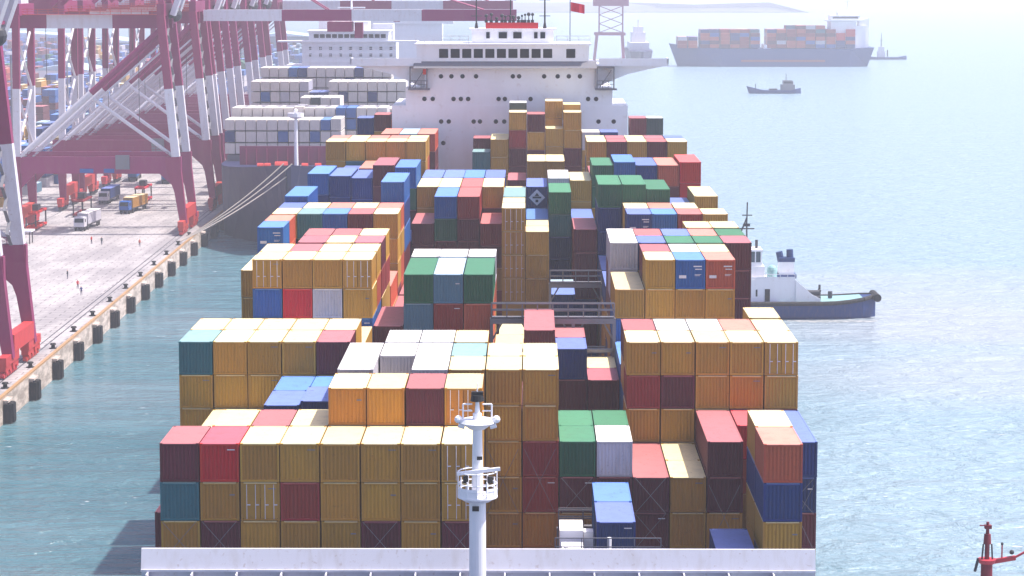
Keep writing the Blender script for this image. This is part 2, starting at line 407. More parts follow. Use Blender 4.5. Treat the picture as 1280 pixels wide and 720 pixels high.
# ------------------------------------------------------------------ the container ship in front of us
CX = -3.14               # ship centre line
def ztop(k): return 30.9 - 2.49 * k
COLP, COL0 = 2.53, -25.9
LEN20, LEN40 = 6.04, 12.17
BAYS = {'A': 149.5, 'A2': 163.2, 'B': 175.8, 'B2': 188.7, 'C': 201.2, 'C2': 214.3, 'D': 227.4, 'D2': 240.5, 'E': 253.3,
        'E2': 266.5, 'F': 279.2, 'F2': 291.9, 'G': 304.7, 'G2': 318.2, 'H': 335.0, 'H2': 360.0}
HATCH = ztop(4) - 2.49    # top of the hatch covers
ship = thing('container_ship', (CX, 140, 0), 'huge container ship seen from over its bow, loaded with ochre and coloured containers', 'ship')
SO = (CX, 140, 0)
# hull: lofted sections from bow to stern
def hull_sections(cx, y0, L, hb, deck, keel=-6, bow_len=55, flare=.45, stern=18):
    secs = []
    for k in range(0, 25):
        t = k / 24
        y = y0 + (t ** 1.6) * L
        a = min(1, (y - y0) / bow_len)
        w = max(.03, math.sin(a * math.pi / 2) ** .75) * hb
        wl = max(.02, math.sin(max(0, a - .12) / .88 * math.pi / 2) ** 1.2) * hb
        if y > y0 + L - stern: w *= .93; wl *= .8
        rake = (1 - a) * 4
        dz = deck + (1 - a) ** 2 * 3
        secs.append([(cx - w, y - rake * .5, dz), (cx - w * .5 - wl * .5, y, dz * .45), (cx - wl, y + rake, 0), (cx - wl * .9, y + rake, keel),
                     (cx + wl * .9, y + rake, keel), (cx + wl, y + rake, 0), (cx + w * .5 + wl * .5, y, dz * .45), (cx + w, y - rake * .5, dz)])
    return secs
DECK = HATCH - 2.4
h = MB(SO); h.loft(hull_sections(CX, 96, 305, 22.95, DECK)); h.build('hull', [m_hull], ship, fix=True)
# hatch covers and coamings under each bay
for nm, y in BAYS.items():
    if nm == 'H2': continue
    b = MB(SO)
    hw = 20.4 if nm == 'A' else 22.7
    for k in range(4):
        x0 = CX - hw + k * hw / 2; b.box(x0 + .08, x0 + hw / 2 - .08, y - .2, y + 12.4, DECK + .02, HATCH - .03)
    b.build('hatch_cover', m_deckgrey, ship)
# breakwater and foredeck plates in front of the first bay
b = MB(SO)
BX0, BX1, BY = -23.6, 17.2, 143.2
b.loft([[(x_, BY, 24.4), (x_, BY + .32, 25.6), (x_, BY + .5, 25.6), (x_, BY + .3, 24.4)] for x_ in (BX0, BX1)])
b.box(BX0, BX1, BY - .12, BY + .35, 24.25, 24.39)
b.box(BX0, BX1, BY + .25, BY + .5, DECK, 24.25)
x = BX0 + .4
while x < BX1:
    b.box(x, x + .08, BY - .9, BY + .25, DECK, 24.25); x += 2.7
b.build('breakwater', m_bul, ship)
b = MB(SO)
b.rail((1.5, BY + 2.6, 24.65), (8, BY + 2.6, 24.65), 1.1, 1.5, .03)
b.build('railing', m_grey, ship)
# white deck house and vents between the centre stacks
b = MB(SO)
b.box(1.85, 3.35, 151.5, 154.6, HATCH, 24.9); b.box(1.95, 3.3, 148.3, 150.9, HATCH, 24.3)
b.tube((2.2, 147.8, HATCH), (2.2, 147.8, 24.7), .12); b.tube((4.9, 147.9, HATCH), (4.9, 147.9, 25.3), .13)
b.box(3.4, 4.0, 152, 153, HATCH, 24.7)
b.build('deck_vent', m_white, ship)
# lashing bridges
def lashing_bridge(x0, x1, y, top, low):
    b = MB(SO)
    b.box(x0, x1, y - .3, y + .3, top - 1.2, top - 1.1)
    b.rail((x0, y - .3, top - 1.1), (x1, y - .3, top - 1.1), 1.1, 1.26, .045); b.rail((x0, y + .3, top - 1.1), (x1, y + .3, top - 1.1), 1.1, 1.26, .045)
    b.box(x0, x1, y - .3, y + .3, top - 4.1, top - 3.85)
    b.box(x0, x1, y - .35, y + .35, top - 1.7, top - 1.25)
    n = max(1, round((x1 - x0) / 2.53 / 1.5))
    for i in range(n + 1):
        x = x0 + (x1 - x0) * i / n
        b.box(x - .13, x + .13, y - .3, y + .3, low, top - 1.25)
        if i < n:
            xn = x0 + (x1 - x0) * (i + 1) / n
            b.beam((x, y, top - 3.2), (x + .9, y, top - 1.6), .12, .14); b.beam((xn, y, top - 3.2), (xn - .9, y, top - 1.6), .12, .14)
    b.build('lashing_bridge', m_grey, ship)
lashing_bridge(-3.3, 6.95, 200.7, 32.9, DECK)
lashing_bridge(1.9, 7.0, 239.9, 30.9, DECK)
lashing_bridge(-3.1, 7.0, 227.0, 25.2, DECK)
lashing_bridge(1.9, 7.0, 226.6, 22.0, DECK)
lashing_bridge(-25.5, 19.3, 316.9, 24, DECK)
lashing_bridge(1.9, 6.9, 162.2, 23.9, DECK)
# foremast
mt = MB(SO)
MX, MY = -3.17, 141.3
mt.tube((MX, MY, DECK), (MX, MY, 29.15), .52, .5, 20); mt.tube((MX, MY, 29.15), (MX, MY, 34.35), .36, .27, 20)
mast = mt.build('foremast', m_white, ship, smooth=False)
p = MB(SO)      # lower platform: shallow round tub with posts and a tilted arm
p.tube((MX, MY, 29.05), (MX, MY, 29.3), .75, 1.15, 20); p.tube((MX, MY, 29.3), (MX, MY, 29.4), 1.2, 1.2, 20)
for a in range(12):
    t = a * math.pi / 6; c = Vector((MX + math.cos(t) * 1.15, MY + math.sin(t) * 1.15, 29.4))
    p.tube(c, c + Vector((0, 0, 1.5 if a % 3 == 0 else 1.0)), .04, n=6)
for z in (29.8, 30.15, 30.85):
    for a in range(12):
        t, t2 = a * math.pi / 6, (a + 1) * math.pi / 6
        p.tube((MX + math.cos(t) * 1.15, MY + math.sin(t) * 1.15, z), (MX + math.cos(t2) * 1.15, MY + math.sin(t2) * 1.15, z), .04, n=6)
for a in range(12):
    t, t2 = a * math.pi / 6, (a + 1) * math.pi / 6
    if a in (6, 7, 10, 11, 8): p.add([(MX + math.cos(t) * 1.16, MY + math.sin(t) * 1.16, 29.35), (MX + math.cos(t2) * 1.16, MY + math.sin(t2) * 1.16, 29.35), (MX + math.cos(t2) * 1.16, MY + math.sin(t2) * 1.16, 29.95), (MX + math.cos(t) * 1.16, MY + math.sin(t) * 1.16, 29.95)], [(0, 1, 2, 3)])
p.beam((MX - 1.2, MY - .5, 30.8), (MX + 1.35, MY - .5, 31.1), .22, .2)
p.build('mast_platform', m_white, mast)
p = MB(SO)
p.tube((MX, MY, 33.4), (MX, MY, 33.8), .45, 1.0, 20); p.tube((MX, MY, 33.8), (MX, MY, 34), 1.05, .9, 20)
for s_ in (-1, 1):
    p.ball((MX + s_ * 1.12, MY - .1, 34), .24); p.tube((MX + s_ * 1.12, MY - .1, 33.65), (MX + s_ * .75, MY - .1, 33.55), .15, .15)
    p.tube((MX + s_ * .85, MY, 33.95), (MX + s_ * .85, MY, 34.9), .05); p.tube((MX + s_ * .85, MY, 34.9), (MX + s_ * .3, MY, 34.9), .05); p.tube((MX + s_ * .85, MY, 34.5), (MX + s_ * .3, MY, 34.5), .04)
p.tube((MX, MY, 33.95), (MX, MY, 35.15), .2, .1, 12); p.tube((MX, MY, 35.45), (MX, MY, 36.15), .035)
p.build('lamp_platform', m_white, mast)
p = MB(SO); p.tube((MX, MY - .05, 35.1), (MX, MY - .05, 35.45), .42, .36, 14); p.box(MX - .35, MX + .35, MY - .2, MY + .2, 35.45, 35.65); p.tube((MX - .7, MY, 30.15), (MX - .7, MY, 30.55), .16); p.tube((MX + .75, MY, 30.15), (MX + .75, MY, 30.55), .17)
p.box(MX - .02, MX + .3, MY - .62, MY - .5, 31.65, 31.85); p.box(MX - .3, MX + .1, MY - .56, MY - .5, 28.55, 28.85)
p.build('mast_lamp', m_black, mast)
# lashing rods crossing in front of the lowest visible tiers
def rods(cols, y, k, lift=0):
    for c in cols:
        b = MB(SO)
        x0 = COL0 + c * COLP + .15; x1 = x0 + COLP - .4
        z0, z1 = ztop(k) - 2.49, ztop(k) + lift
        b.tube((x0, y, z0), (x1, y + .01, z1), .016, n=5); b.tube((x1, y, z0), (x0, y + .01, z1), .016, n=5)
        b.build('lashing_rods', m_grey, ship)
rods([1, 2, 6, 8], BAYS['A'] - .12, 2); rods([9, 10], BAYS['A2'] - .12, 2, 2.0); rods([13], BAYS['A2'] - .12, 2); rods([13], BAYS['A2'] - .15, 3); rods([11], BAYS['A2'] - .12, 2); rods([15, 17], BAYS['A2'] - .12, 3, 2); rods([17], BAYS['A2'] - .16, 2)

# superstructure
HY = 350.0
sup = MB(SO)
sup.box(-20.1, 13.9, HY, HY + 20, DECK, 41.5)
sup.box(-18.1, 11.7, HY + .05, HY + 19, 41.5, 44.0)
sup.box(-15.2, 9.1, HY + .02, HY + 17, 44.0, 47.2)
sup_o = sup.build('superstructure', m_white, ship)
d = MB(SO)
d.box(-26, 19.7, HY - .6, HY + 7.5, 47.2, 47.5)          # wing deck right across the beam
d.box(-26, -15.8, HY - .6, HY - .45, 47.5, 48.3); d.box(9.7, 19.7, HY - .6, HY - .45, 47.5, 48.3)
d.box(-26, -25.85, HY - .6, HY + 3, 47.5, 48.3); d.box(19.55, 19.7, HY - .6, HY + 3, 47.5, 48.3)
for s_ in (-1, 1):
    x0 = CX + s_ * 12.3
    for yy in (HY + .3, HY + 4):
        pts = [(CX + s_ * 22.4, 47.2), (CX + s_ * 20, 46.7), (CX + s_ * 17, 46.0), (CX + s_ * 15, 45.2), (x0, 44.0), (x0, 47.2)]
        d.loft([[(a, yy, z) for a, z in pts], [(a, yy + .3, z) for a, z in pts]])
d.build('bridge_wing', m_white, ship)
w = MB(SO)      # wheelhouse with slanted front
def trap(b, x0, x1, y0, y1, z0, z1, sl, m=0):
    b.add([(x0, y0, z0), (x1, y0, z0), (x1, y1, z0), (x0, y1, z0), (x0 - sl * .5, y0 - sl, z1), (x1 + sl * .5, y0 - sl, z1), (x1 + sl * .5, y1, z1), (x0 - sl * .5, y1, z1)],
          [(0, 3, 2, 1), (4, 5, 6, 7), (0, 1, 5, 4), (1, 2, 6, 5), (2, 3, 7, 6), (3, 0, 4, 7)], m)
trap(w, -16.4, 8.2, HY - .35, HY + 10, 47.5, 50.2, .25)
w.box(-16.8, 8.6, HY - .9, HY + 10.3, 50.2, 50.4)
wh = w.build('wheelhouse', m_white, ship)
for i in range(14):
    if i in (0, 13, 11): continue
    x0 = -14.9 + i * 1.66
    b = MB(SO); z0, z1 = 48.35, 49.65
    b.add([(x0, HY - .37 - .08, z0), (x0 + 1.3, HY - .45, z0), (x0 + 1.3, HY - .57, z1), (x0, HY - .57, z1)], [(0, 1, 2, 3)]); b.build('window', m_glass, wh)
# grey sloping fascia under the windows
b = MB(SO); b.loft([[(-16.9 + dx, HY - 1.3, 46.9), (-16.9 + dx, HY - .35, 47.9), (-16.9 + dx, HY - .35, 46.9)] for dx in (0, 26.3)]); b.build('fascia', m_grey, ship)
# port holes
PH = {45.7: [-13, -11.5, -9.9, -7.95, -2.65, -1.75, 1.85, 3.8, 5.4, 7.0], 42.45: [-15.4, -14.2, -11.2, -10.15, -9.1, -4.7, -3.8, -.1, 8.2, 9.35],
      39.2: [-13, -11.9, -8.3, -7.4, -5.1, -3.9, 9.7, 11.9], 36.1: [-12.7]}
b = MB(SO)
pn = []
for z, xs in PH.items():
    for x in xs:
        f = MB(SO); f.tube((x, HY - .03, z), (x, HY + .03, z), .33, .33, 14); fo = f.build('porthole', m_grey, sup_o)
        f = MB(SO); f.tube((x, HY - .05, z), (x, HY + .02, z), .30, .30, 14); f.build('pane', m_glass, fo)
# outside stair lobbies left and right of the upper front
for x0, red in ((-17.5, True), (9.4, False)):
    b = MB(SO); b.box(x0 - .2, x0 + 2.9, HY - 1.1, HY, 43.75, 44.0); b.box(x0, x0 + .15, HY - 1, HY, 44.0, 47); b.box(x0 + 2.4, x0 + 2.55, HY - 1, HY, 44.0, 47); b.box(x0, x0 + 2.55, HY - 1, HY, 46.9, 47.1)
    b.rail((x0, HY - 1, 44.0), (x0 + 2.5, HY - 1, 44.0), 1.1, .8, .04); b.beam((x0 + .4, HY - .5, 44.1), (x0 + 2.1, HY - .5, 46.6), .5, .12)
    st = b.build('stair_landing', m_grey, ship)
    if red:
        b = MB(SO); b.box(x0 + 1.95, x0 + 2.4, HY - 1.15, HY - .9, 46.0, 46.8); b.build('lifebuoy_box', m_redflag, st)
# monkey island: upper house, dark square windows, red board, aerials
b = MB(SO); b.box(-8.6, 3.2, HY + 1.2, HY + 8, 50.4, 52.35); b.box(-9.0, 3.6, HY + .9, HY + 8.2, 52.35, 52.5)
b.rail((-16.6, HY - .8, 50.4), (-9, HY - .8, 50.4), 1.1, 1.2, .04); b.rail((3.6, HY - .8, 50.4), (8.4, HY - .8, 50.4), 1.1, 1.2, .04)
up = b.build('upper_house', m_white, ship)
for x0, wd in ((-6.5, .5), (-4.7, 1.2), (-2.6, 1.2), (.4, .5), (1.3, .7)):
    b = MB(SO); b.box(x0, x0 + wd, HY + 1.1, HY + 1.22, 51.1, 52.0); b.build('window', m_glass, up)
b = MB(SO); b.box(-6.6, 1.0, HY + 2, HY + 2.5, 52.5, 53.35); b.build('red_board', m_redflag, ship)
b = MB(SO)
random.seed(5)
x = -6.5
while x < .8:
    z = 53.35; hh = random.uniform(.6, 1.2); b.tube((x, HY + 2.3, z), (x, HY + 2.3, z + hh), .09, .06); b.ball((x, HY + 2.3, z + hh), random.uniform(.16, .3)); b.box(x - .25, x + .2, HY + 2.1, HY + 2.5, z, z + .4)
    x += random.uniform(.45, .8)
b.build('aerial_cluster', m_dark, ship)
for x, r in ((-7.95, .12), (-3.0, .10), (1.95, .14)):
    b = MB(SO); b.tube((x, HY + 3, 52.5), (x, HY + 3, 59.5), r, r * .6, 10); b.tube((x, HY + 3, 52.5), (x, HY + 3, 53.3), .3, .15, 10)
    for z in (54.3, 56.6): b.tube((x - .8, HY + 3, z), (x + .8, HY + 3, z), .05)
    b.ball((x, HY + 3, 59.5), .25); b.build('signal_mast', m_dark, ship)
b = MB(SO); fx = 5.6; b.tube((fx, HY + 2.6, 50.4), (fx, HY + 2.6, 57.5), .06); b.build('halyard', m_dark, ship)
b = MB(SO); b.loft([[(fx + .1 + i * .4, HY + 2.6 + .12 * math.sin(i * 1.7), 55.0 - i * .08), (fx + .1 + i * .4, HY + 2.6 + .12 * math.sin(i * 1.7), 56.3 - i * .08), (fx + .1 + i * .4, HY + 2.63 + .12 * math.sin(i * 1.7), 56.3 - i * .08), (fx + .1 + i * .4, HY + 2.63 + .12 * math.sin(i * 1.7), 55.0 - i * .08)] for i in range(6)]); b.build('flag', m_redflag, ship)
# funnel and after part behind the house
b = MB(SO); b.box(-9, 3, HY + 24, HY + 34, DECK, 49); b.build('funnel', m_white2, ship)

# ------------------------------------------------------------------ containers
def corr(n, L, dep, ax):            # trapezoid profile along one axis -> list of (pos, depth)
    out = []; p = L / n
    for i in range(n):
        for f, dd in ((0, 0), (.3, 0), (.5, 1), (.8, 1)): out.append((i * p + f * p, -dd * dep))
    out.append((L, 0)); return out
CW, CH = 2.44, 2.45
def wall_mesh(L, door):
    b = MB(); n = 43 if L > 10 else 21
    for s_ in (-1, 1):
        pr = corr(n, L - .3, .045, 0); x = s_ * (CW / 2 - .03)
        for (p0, d0), (p1, d1) in zip(pr, pr[1:]):
            vs = [(x + s_ * d0, .15 + p0, .14), (x + s_ * d1, .15 + p1, .14), (x + s_ * d1, .15 + p1, CH - .1), (x + s_ * d0, .15 + p0, CH - .1)]
            b.add(vs, [(0, 1, 2, 3) if s_ > 0 else (3, 2, 1, 0)])
    ends = ((L - .03, 1),) if door else ((.03, -1), (L - .03, 1))
    for y, s_ in ends:
        pr = corr(9, CW - .26, .05, 0)
        for (p0, d0), (p1, d1) in zip(pr, pr[1:]):
            x0, x1 = -CW / 2 + .13 + p0, -CW / 2 + .13 + p1
            vs = [(x0, y + s_ * d0, .14), (x1, y + s_ * d1, .14), (x1, y + s_ * d1, CH - .1), (x0, y + s_ * d0, CH - .1)]
            b.add(vs, [(0, 1, 2, 3) if s_ < 0 else (3, 2, 1, 0)])
    b.add([(-CW / 2 + .05, .05, .1), (CW / 2 - .05, .05, .1), (CW / 2 - .05, L - .05, .1), (-CW / 2 + .05, L - .05, .1)], [(0, 3, 2, 1)])
    return b.mesh('container walls')
def roof_mesh(L):
    b = MB(); pr = corr(40 if L > 10 else 20, L - .3, .02, 0)
    for (p0, d0), (p1, d1) in zip(pr, pr[1:]):
        b.add([(-CW / 2 + .06, .15 + p0, CH - .012 + d0), (CW / 2 - .06, .15 + p0, CH - .012 + d0), (CW / 2 - .06, .15 + p1, CH - .012 + d1), (-CW / 2 + .06, .15 + p1, CH - .012 + d1)], [(0, 1, 2, 3)])
    # flush edge strips belong to the roof
    b.box(-CW / 2, -CW / 2 + .058, .18, L - .18, CH - .05, CH - .004); b.box(CW / 2 - .058, CW / 2, .18, L - .18, CH - .05, CH - .004)
    b.box(-CW / 2 + .18, CW / 2 - .18, .002, .148, CH - .05, CH - .004); b.box(-CW / 2 + .18, CW / 2 - .18, L - .148, L - .002, CH - .05, CH - .004)
    return b.mesh('container roof')
def frame_mesh(L):
    b = MB()
    for sx in (-1, 1):
        for y0, y1 in ((0, .14), (L - .14, L)):
            x0 = sx * CW / 2; x1 = sx * (CW / 2 - .12)
            b.box(x0, x1, y0, y1, .12, CH - .12)
            b.box(sx * (CW / 2 + .004), sx * (CW / 2 - .17), y0 - .004 if y0 == 0 else L - .18, .18 if y0 == 0 else L + .004, 0, .12); b.box(sx * (CW / 2 + .004), sx * (CW / 2 - .17), y0 - .004 if y0 == 0 else L - .18, .18 if y0 == 0 else L + .004, CH - .12, CH)
        b.box(sx * CW / 2, sx * (CW / 2 - .06), .181, L - .181, .01, .15); b.box(sx * CW / 2, sx * (CW / 2 - .05), .181, L - .181, CH - .13, CH - .052)
    for y0 in (0, L - .1):
        b.box(-CW / 2 + .171, CW / 2 - .171, y0, y0 + .1, .01, .15); b.box(-CW / 2 + .171, CW / 2 - .171, y0, y0 + .1, CH - .14, CH - .052)
    return b.mesh('container frame')
def door_mesh(sx):
    b = MB(); x0, x1 = (sx * .02, sx * (CW / 2 - .13))
    b.box(x0, x1, .03, .08, .16, CH - .15)
    for z in (.45, 1.0, 1.5, 2.0): b.box(x0 + sx * .08, x1 - sx * .08, .012, .03, z - .12, z + .12)
    return b.mesh('container door')
def rods_mesh(sx):
    b = MB()
    for x in (.3, .85): b.tube((sx * x, -.03, .12), (sx * x, -.03, CH - .12), .022, n=6); b.box(sx * x - .02, sx * x + .22, -.05, -.01, 1.0, 1.06)
    return b.mesh('lock rods')
def label_mesh():
    b = MB()
    b.box(.25, .95, -.004, .010, 1.85, 1.95); b.box(.4, .95, -.004, .010, 1.62, 1.70); b.box(.35, .9, -.004, .010, 1.2, 1.24); b.box(.35, .8, -.004, .010, 1.1, 1.14)
    b.box(-.95, -.35, -.004, .010, .9, 1.15)
    return b.mesh('marking')
ME = {}
def n_code(): return random.random() < .5
for L_, s_ in ((LEN20, 'a'), (LEN40, 'F')):
    ME[s_, 'wall', 0] = wall_mesh(L_, False); ME[s_, 'wall', 1] = wall_mesh(L_, True); ME[s_, 'roof'] = roof_mesh(L_); ME[s_, 'frame'] = frame_mesh(L_)
ME['door', -1], ME['door', 1], ME['rods', -1], ME['rods', 1], ME['mark'] = door_mesh(-1), door_mesh(1), rods_mesh(-1), rods_mesh(1), label_mesh()
for q_, (xa_, xb_, za_, zb_) in enumerate(((.5, .98, 2.03, 2.09), (.62, .95, 1.62, 1.70))):
    b = MB(); b.box(xa_, xb_, -.006, .008, za_, zb_); ME['code', q_] = b.mesh('marking')
for me in ME.values(): me.materials.append(m_grey)
def cpart(name, me, mat, parent):
    o = bpy.data.objects.new(name, me); S.collection.objects.link(o); o.parent = parent
    o.material_slots[0].link = 'OBJECT'; o.material_slots[0].material = mat
    return o
ORD = ['zeroth', 'first', 'second', 'third', 'fourth', 'fifth', 'sixth', 'seventh', 'eighth', 'ninth', 'tenth', 'eleventh', 'twelfth', 'thirteenth', 'fourteenth', 'fifteenth', 'sixteenth', 'seventeenth', 'eighteenth', 'nineteenth']
USED = {}
ALL = []            # (root key, x, y, z, half, colour, roof colour, label, group)
def emit(x, y, z, half, c, label, group, door=False, key=None, mark=False, zs=1.0, xs=1.0, diamond=False, code=False):
    L_ = 'a' if half in 'ab' else 'F'
    n = USED.get(label, 0); USED[label] = n + 1
    if n: print('DUPLABEL', label)
    t = thing('shipping_container', (x, y, z), label, 'container', group)
    t.scale = (xs, 1, zs)
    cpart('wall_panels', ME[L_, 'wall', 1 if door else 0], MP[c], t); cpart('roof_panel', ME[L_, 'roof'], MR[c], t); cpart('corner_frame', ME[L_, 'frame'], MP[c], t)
    if door:
        for sx in (-1, 1):
            d_ = cpart('door', ME['door', sx], MP[c], t); cpart('lock_rods', ME['rods', sx], m_white2 if c in 'oOW' else m_grey, d_)
    if mark: cpart('marking', ME['mark'], m_white2, t)
    if code: cpart('marking', ME['code', 1 if n_code() else 0], m_white2 if c in 'mrRtbngcl' else m_grey, t)
    if diamond:
        b = MB(); b.add([(0, -.03, .25), (.95, -.03, 1.2), (0, -.03, 2.15), (-.95, -.03, 1.2), (0, .02, .25), (.95, .02, 1.2), (0, .02, 2.15), (-.95, .02, 1.2)], [(0, 1, 2, 3), (0, 4, 5, 1), (1, 5, 6, 2), (2, 6, 7, 3), (3, 7, 4, 0)])
        e = b.build('diamond_emblem', m_white2, t)
        b = MB(); b.box(-.5, .5, -.06, -.031, 1.1, 1.3); b.add([(-.28, -.05, 1.36), (.28, -.05, 1.36), (0, -.05, 1.75)], [(0, 1, 2)]); b.box(-.16, .16, -.05, -.031, .65, .95); b.build('emblem_mark', m_dark, e)
    t['key'] = key or ''
    return t

DATA = """
A a 1 0 m t o|A a 2 0 R o m|A a 3 0 o od o|A a 4 0 o r o|A a 5 0 o o o|A a 6 0 o o m|A a 7 0 o o o|A a 8 0 od od m
A b 2 0 o|A b 3 0 m|A b 4 0 o|A b 1 1 g|A b 5 -1 O|A b 6 -1 O|A b 7 -1 m|A b 8 -1 Od
A a 11.86 2 n|A b 11.86 2 b
A a 14.85 2.72 n
A a 16 0 c n o|A b 16 0 o n o
A2 F 13 2 m m|A2 a 14 2 o o|A2 b 14 2 o|A2 F 15 1 m m o|A2 b 16 1 R c|A2 F 17 1 n n m|A2 F 0 3 m
A2 a 9 -1 o o o o o|A2 b 9 -1 o|A2 a 10 -1 o o r r O|A2 b 10 -1 o
A2 a 7 -1 w|A2 b 7 -1 w|A2 a 8 -1 o|A2 b 8 -1 t|A2 F 5 -1 w|A2 a 6 0 o|A2 b 6 -1 w
A2 a 3 0 n|A2 b 3 0 b|A2 a 4 -.12 n|A2 b 4 0 b|A2 F 1 1 o|A2 F 2 1 o
A2 a 11 1 g m|A2 b 11 1 g|A2 a 12 1 w m|A2 b 12 1 g
B a 0 -1 t o o|B a 1 -1 o o o|B a 2 -1 o o o|B a 3 -1 o o o|B a 4 -1 m o o|B b 0 -1 o|B b 1 -1 o|B b 2 -1 o|B b 3 -1 o|B b 4 -1 o m o
B a 6 -1 w|B a 7 -1 w|B a 8 -1 o|B F 5 1 o|B F 9 1 m|B F 10 1 o
B a 13 -1 o r o|B a 14 -1 o m o|B a 15 -1 o o o|B a 16 -1 o O m|B a 17 -1 od o m|B b 13 -1 m|B b 14 -1 w|B b 15 -1 w|B b 16 -1 c|B b 17 -1 o
B2 F 10 -.6 m|B2 a 11 0 n m|B2 b 11 0 m|B2 a 12 1 m m|B2 b 12 1 o|B2 a 17 -1 o|B2 F 0 0 o|B2 F 1 0 m|B2 F 2 0 o|B2 F 3 0 b|B2 F 4 0 o|B2 F 13 0.5 b|B2 F 14 .5 o|B2 F 15 .5 o|B2 F 16 .5 m|B2 F 9 2 o
C a 1 -2.25 od b o|C a 2 -2.25 o R o|C a 3 -2.25 o w o|C a 4 -2.25 od o b|C b 1 -2.25 o|C b 2 -2.25 m|C b 3 -2.25 o|C b 4 -2.25 o c b
C F 6 -1.75 g l b|C F 7 -1.75 l r o|C F 8 -1.75 g c c|C F 5 0 m|C F 9 1 o
C F 13 -1.25 o b n|C a 14 -2.25 o o o|C a 15 -2.25 b@ o o|C a 16 -2.25 c@ o o|C b 14 -2.25 m|C b 15 -2.25 w|C b 16 -2.25 o
C2 F 0 -1.25 o o|C2 F 1 0 o|C2 a 2 -2.25 m|C2 a 3 -2.25 o|C2 a 4 -2.25 m r|C2 b 2 -2.25 m|C2 b 3 -2.25 m|C2 b 4 -2.25 o r o
C2 a 6 -1.75 w|C2 a 7 -1.75 w|C2 a 8 -1.75 w c o
C2 a 13 -2.25 w w m|C2 a 14 -2.25 n|C2 a 15 -2.25 g|C2 a 16 -2.25 g|C2 a 17 -2.25 m m m r|C2 b 13 -2.25 w|C2 b 14 -2.25 r|C2 b 15 -2.25 n|C2 b 16 -2.25 c|C2 b 17 -2.25 g
C2 F 11 4 n|C2 F 12 4 b
D a 0 -2.25 b@ n|D b 0 -2.25 c c|D a 16 -2.25 o|D a 17 -2.25 o|D F 1 0 o|D F 2 0 o|D F 3 0 m|D F 4 0 c|D F 5 1 m|D F 13 0 n|D F 14 -1 m|D F 15 -1 o|D F 9 2 o|D F 10 2 o
D2 a 0 -2.25 o|D2 a 1 -2.25 t g|D2 a 2 -2.25 b n|D2 a 3 -2.25 m|D2 a 4 -2.25 o o o m|D2 b 0 -2.25 n|D2 b 1 -2.25 o|D2 b 2 -2.25 c|D2 b 3 -2.25 o|D2 b 4 -2.25 c o c c
D2 a 14 -2.25 n@|D2 a 15 -2.25 b|D2 a 16 -2.25 r|D2 a 17 -2.25 o|D2 b 14 -2.25 o|D2 b 15 -2.25 c|D2 b 16 -2.25 o|D2 a 11 1 n|D2 b 11 1 l|D2 F 5 1 m|D2 F 6 1 n|D2 F 13 0 n
E F 0 -2.5 b n n|E F 1 -1 n|E F 2 -1 n|E F 3 -1 m|E F 4 -3.1 b n b|E a 9 -2 od od od od o|E b 9 -2 o|E a 10 -1 o o o o|E b 10 -1 o|E F 12 -1.1 m m m n|E F 13 -3 g n n|E F 14 -3 g n|E F 15 -2.8 g n|E F 16 -2 n m|E F 17 -2.5 o
E2 F 5 -.8 m m|E2 F 6 -2 b g m|E2 F 7 -2 r m m|E2 F 8 -.8 r m|E2 F 9 -2 t o|E2 F 10 -1 b n|E2 F 11 -2.2 g t n n|E2 F 4 0 n|E2 F 3 -1 n|E2 F 2 -1 n|E2 F 12 -1 n
F F 0 -2.6 b n|F F 1 -2.5 n n|F F 2 -2.4 n n|F F 3 -3 m m|F F 4 -2.9 b g|F F 5 -2 o o|F F 6 -2 o m|F F 7 -2 r m|F F 8 -2 o m|F F 10 -2 n* n|F F 11 -2.4 w o|F F 12 -2.3 o o|F F 9 -1.6 o
F F 13 -3 g g|F F 14 -3.15 b n|F F 15 -3 n n|F F 16 -3 c m|F F 17 -3.15 R R
F2 F 5 -2 n|F2 F 6 -2 n|F2 F 7 -2 b|F2 F 8 -2 n|F2 F 2 -2.45 c|F2 F 3 -2.3 m|F2 F 1 -2.2 n|F2 F 13 -2.2 m
G a 0 -3.4 o o|G a 1 -3.4 o t|G a 2 -3.4 o o|G a 3 -3.4 o o|G a 4 -3.4 o o o|G b 0 -3.4 c|G b 1 -3.4 o|G b 2 -3.4 c|G b 3 -3.4 c|G b 4 -3.4 o c
G a 13 -3.4 o o|G a 14 -3.4 m m|G a 15 -3.4 o o|G a 16 -3.4 m m|G a 17 -3.4 o o|G b 13 -3.4 o|G b 14 -3.4 m|G b 15 -3.4 o|G b 16 -3.4 m|G b 17 -3.4 n
G2 F 10 -2 o o|G2 F 11 -2 o o|G2 F 9 -1 m m|G2 F 12 -1 m m
H a 9 -4.2 o r m m m m|H b 9 -4.6 k|H a 10 -4.1 m o m m m m|H a 11 -3.3 o o m m m m|H b 11 -4.7 o o|H a 12 -4.2 o o m m m m|H b 12 -4.5 o
H a 7 -2 t t|H b 7 -2.6 m|H F 8 -2.7 o o o|H a 13 -3.1 w|H a 14 -3.1 n|H F 2 -3 c|H F 3 -3 l|H F 4 -3 c m m
H2 a 0 -3.3 n|H2 a 1 -3.5 m|H2 a 2 -3.2 c|H2 a 3 -3.6 n|H2 a 4 -3.3 b|H2 a 16 -3.3 m m|H2 a 17 -3.3 k k
"""
ROWN = {'A': 'foremost row', 'A2': 'second row from the bow', 'B': 'third row', 'B2': 'fourth row', 'C': 'fifth row', 'C2': 'sixth row', 'D': 'seventh row', 'D2': 'eighth row', 'E': 'ninth row',
        'E2': 'tenth row', 'F': 'eleventh row', 'F2': 'twelfth row', 'G': 'thirteenth row', 'G2': 'fourteenth row', 'H': 'row before the bridge', 'H2': 'row beside the bridge'}
random.seed(21)
STUFF = []
def shelf(x, y, z, half, c): STUFF.append((x, y, z, LEN20 if half in 'ab' else LEN40, c))
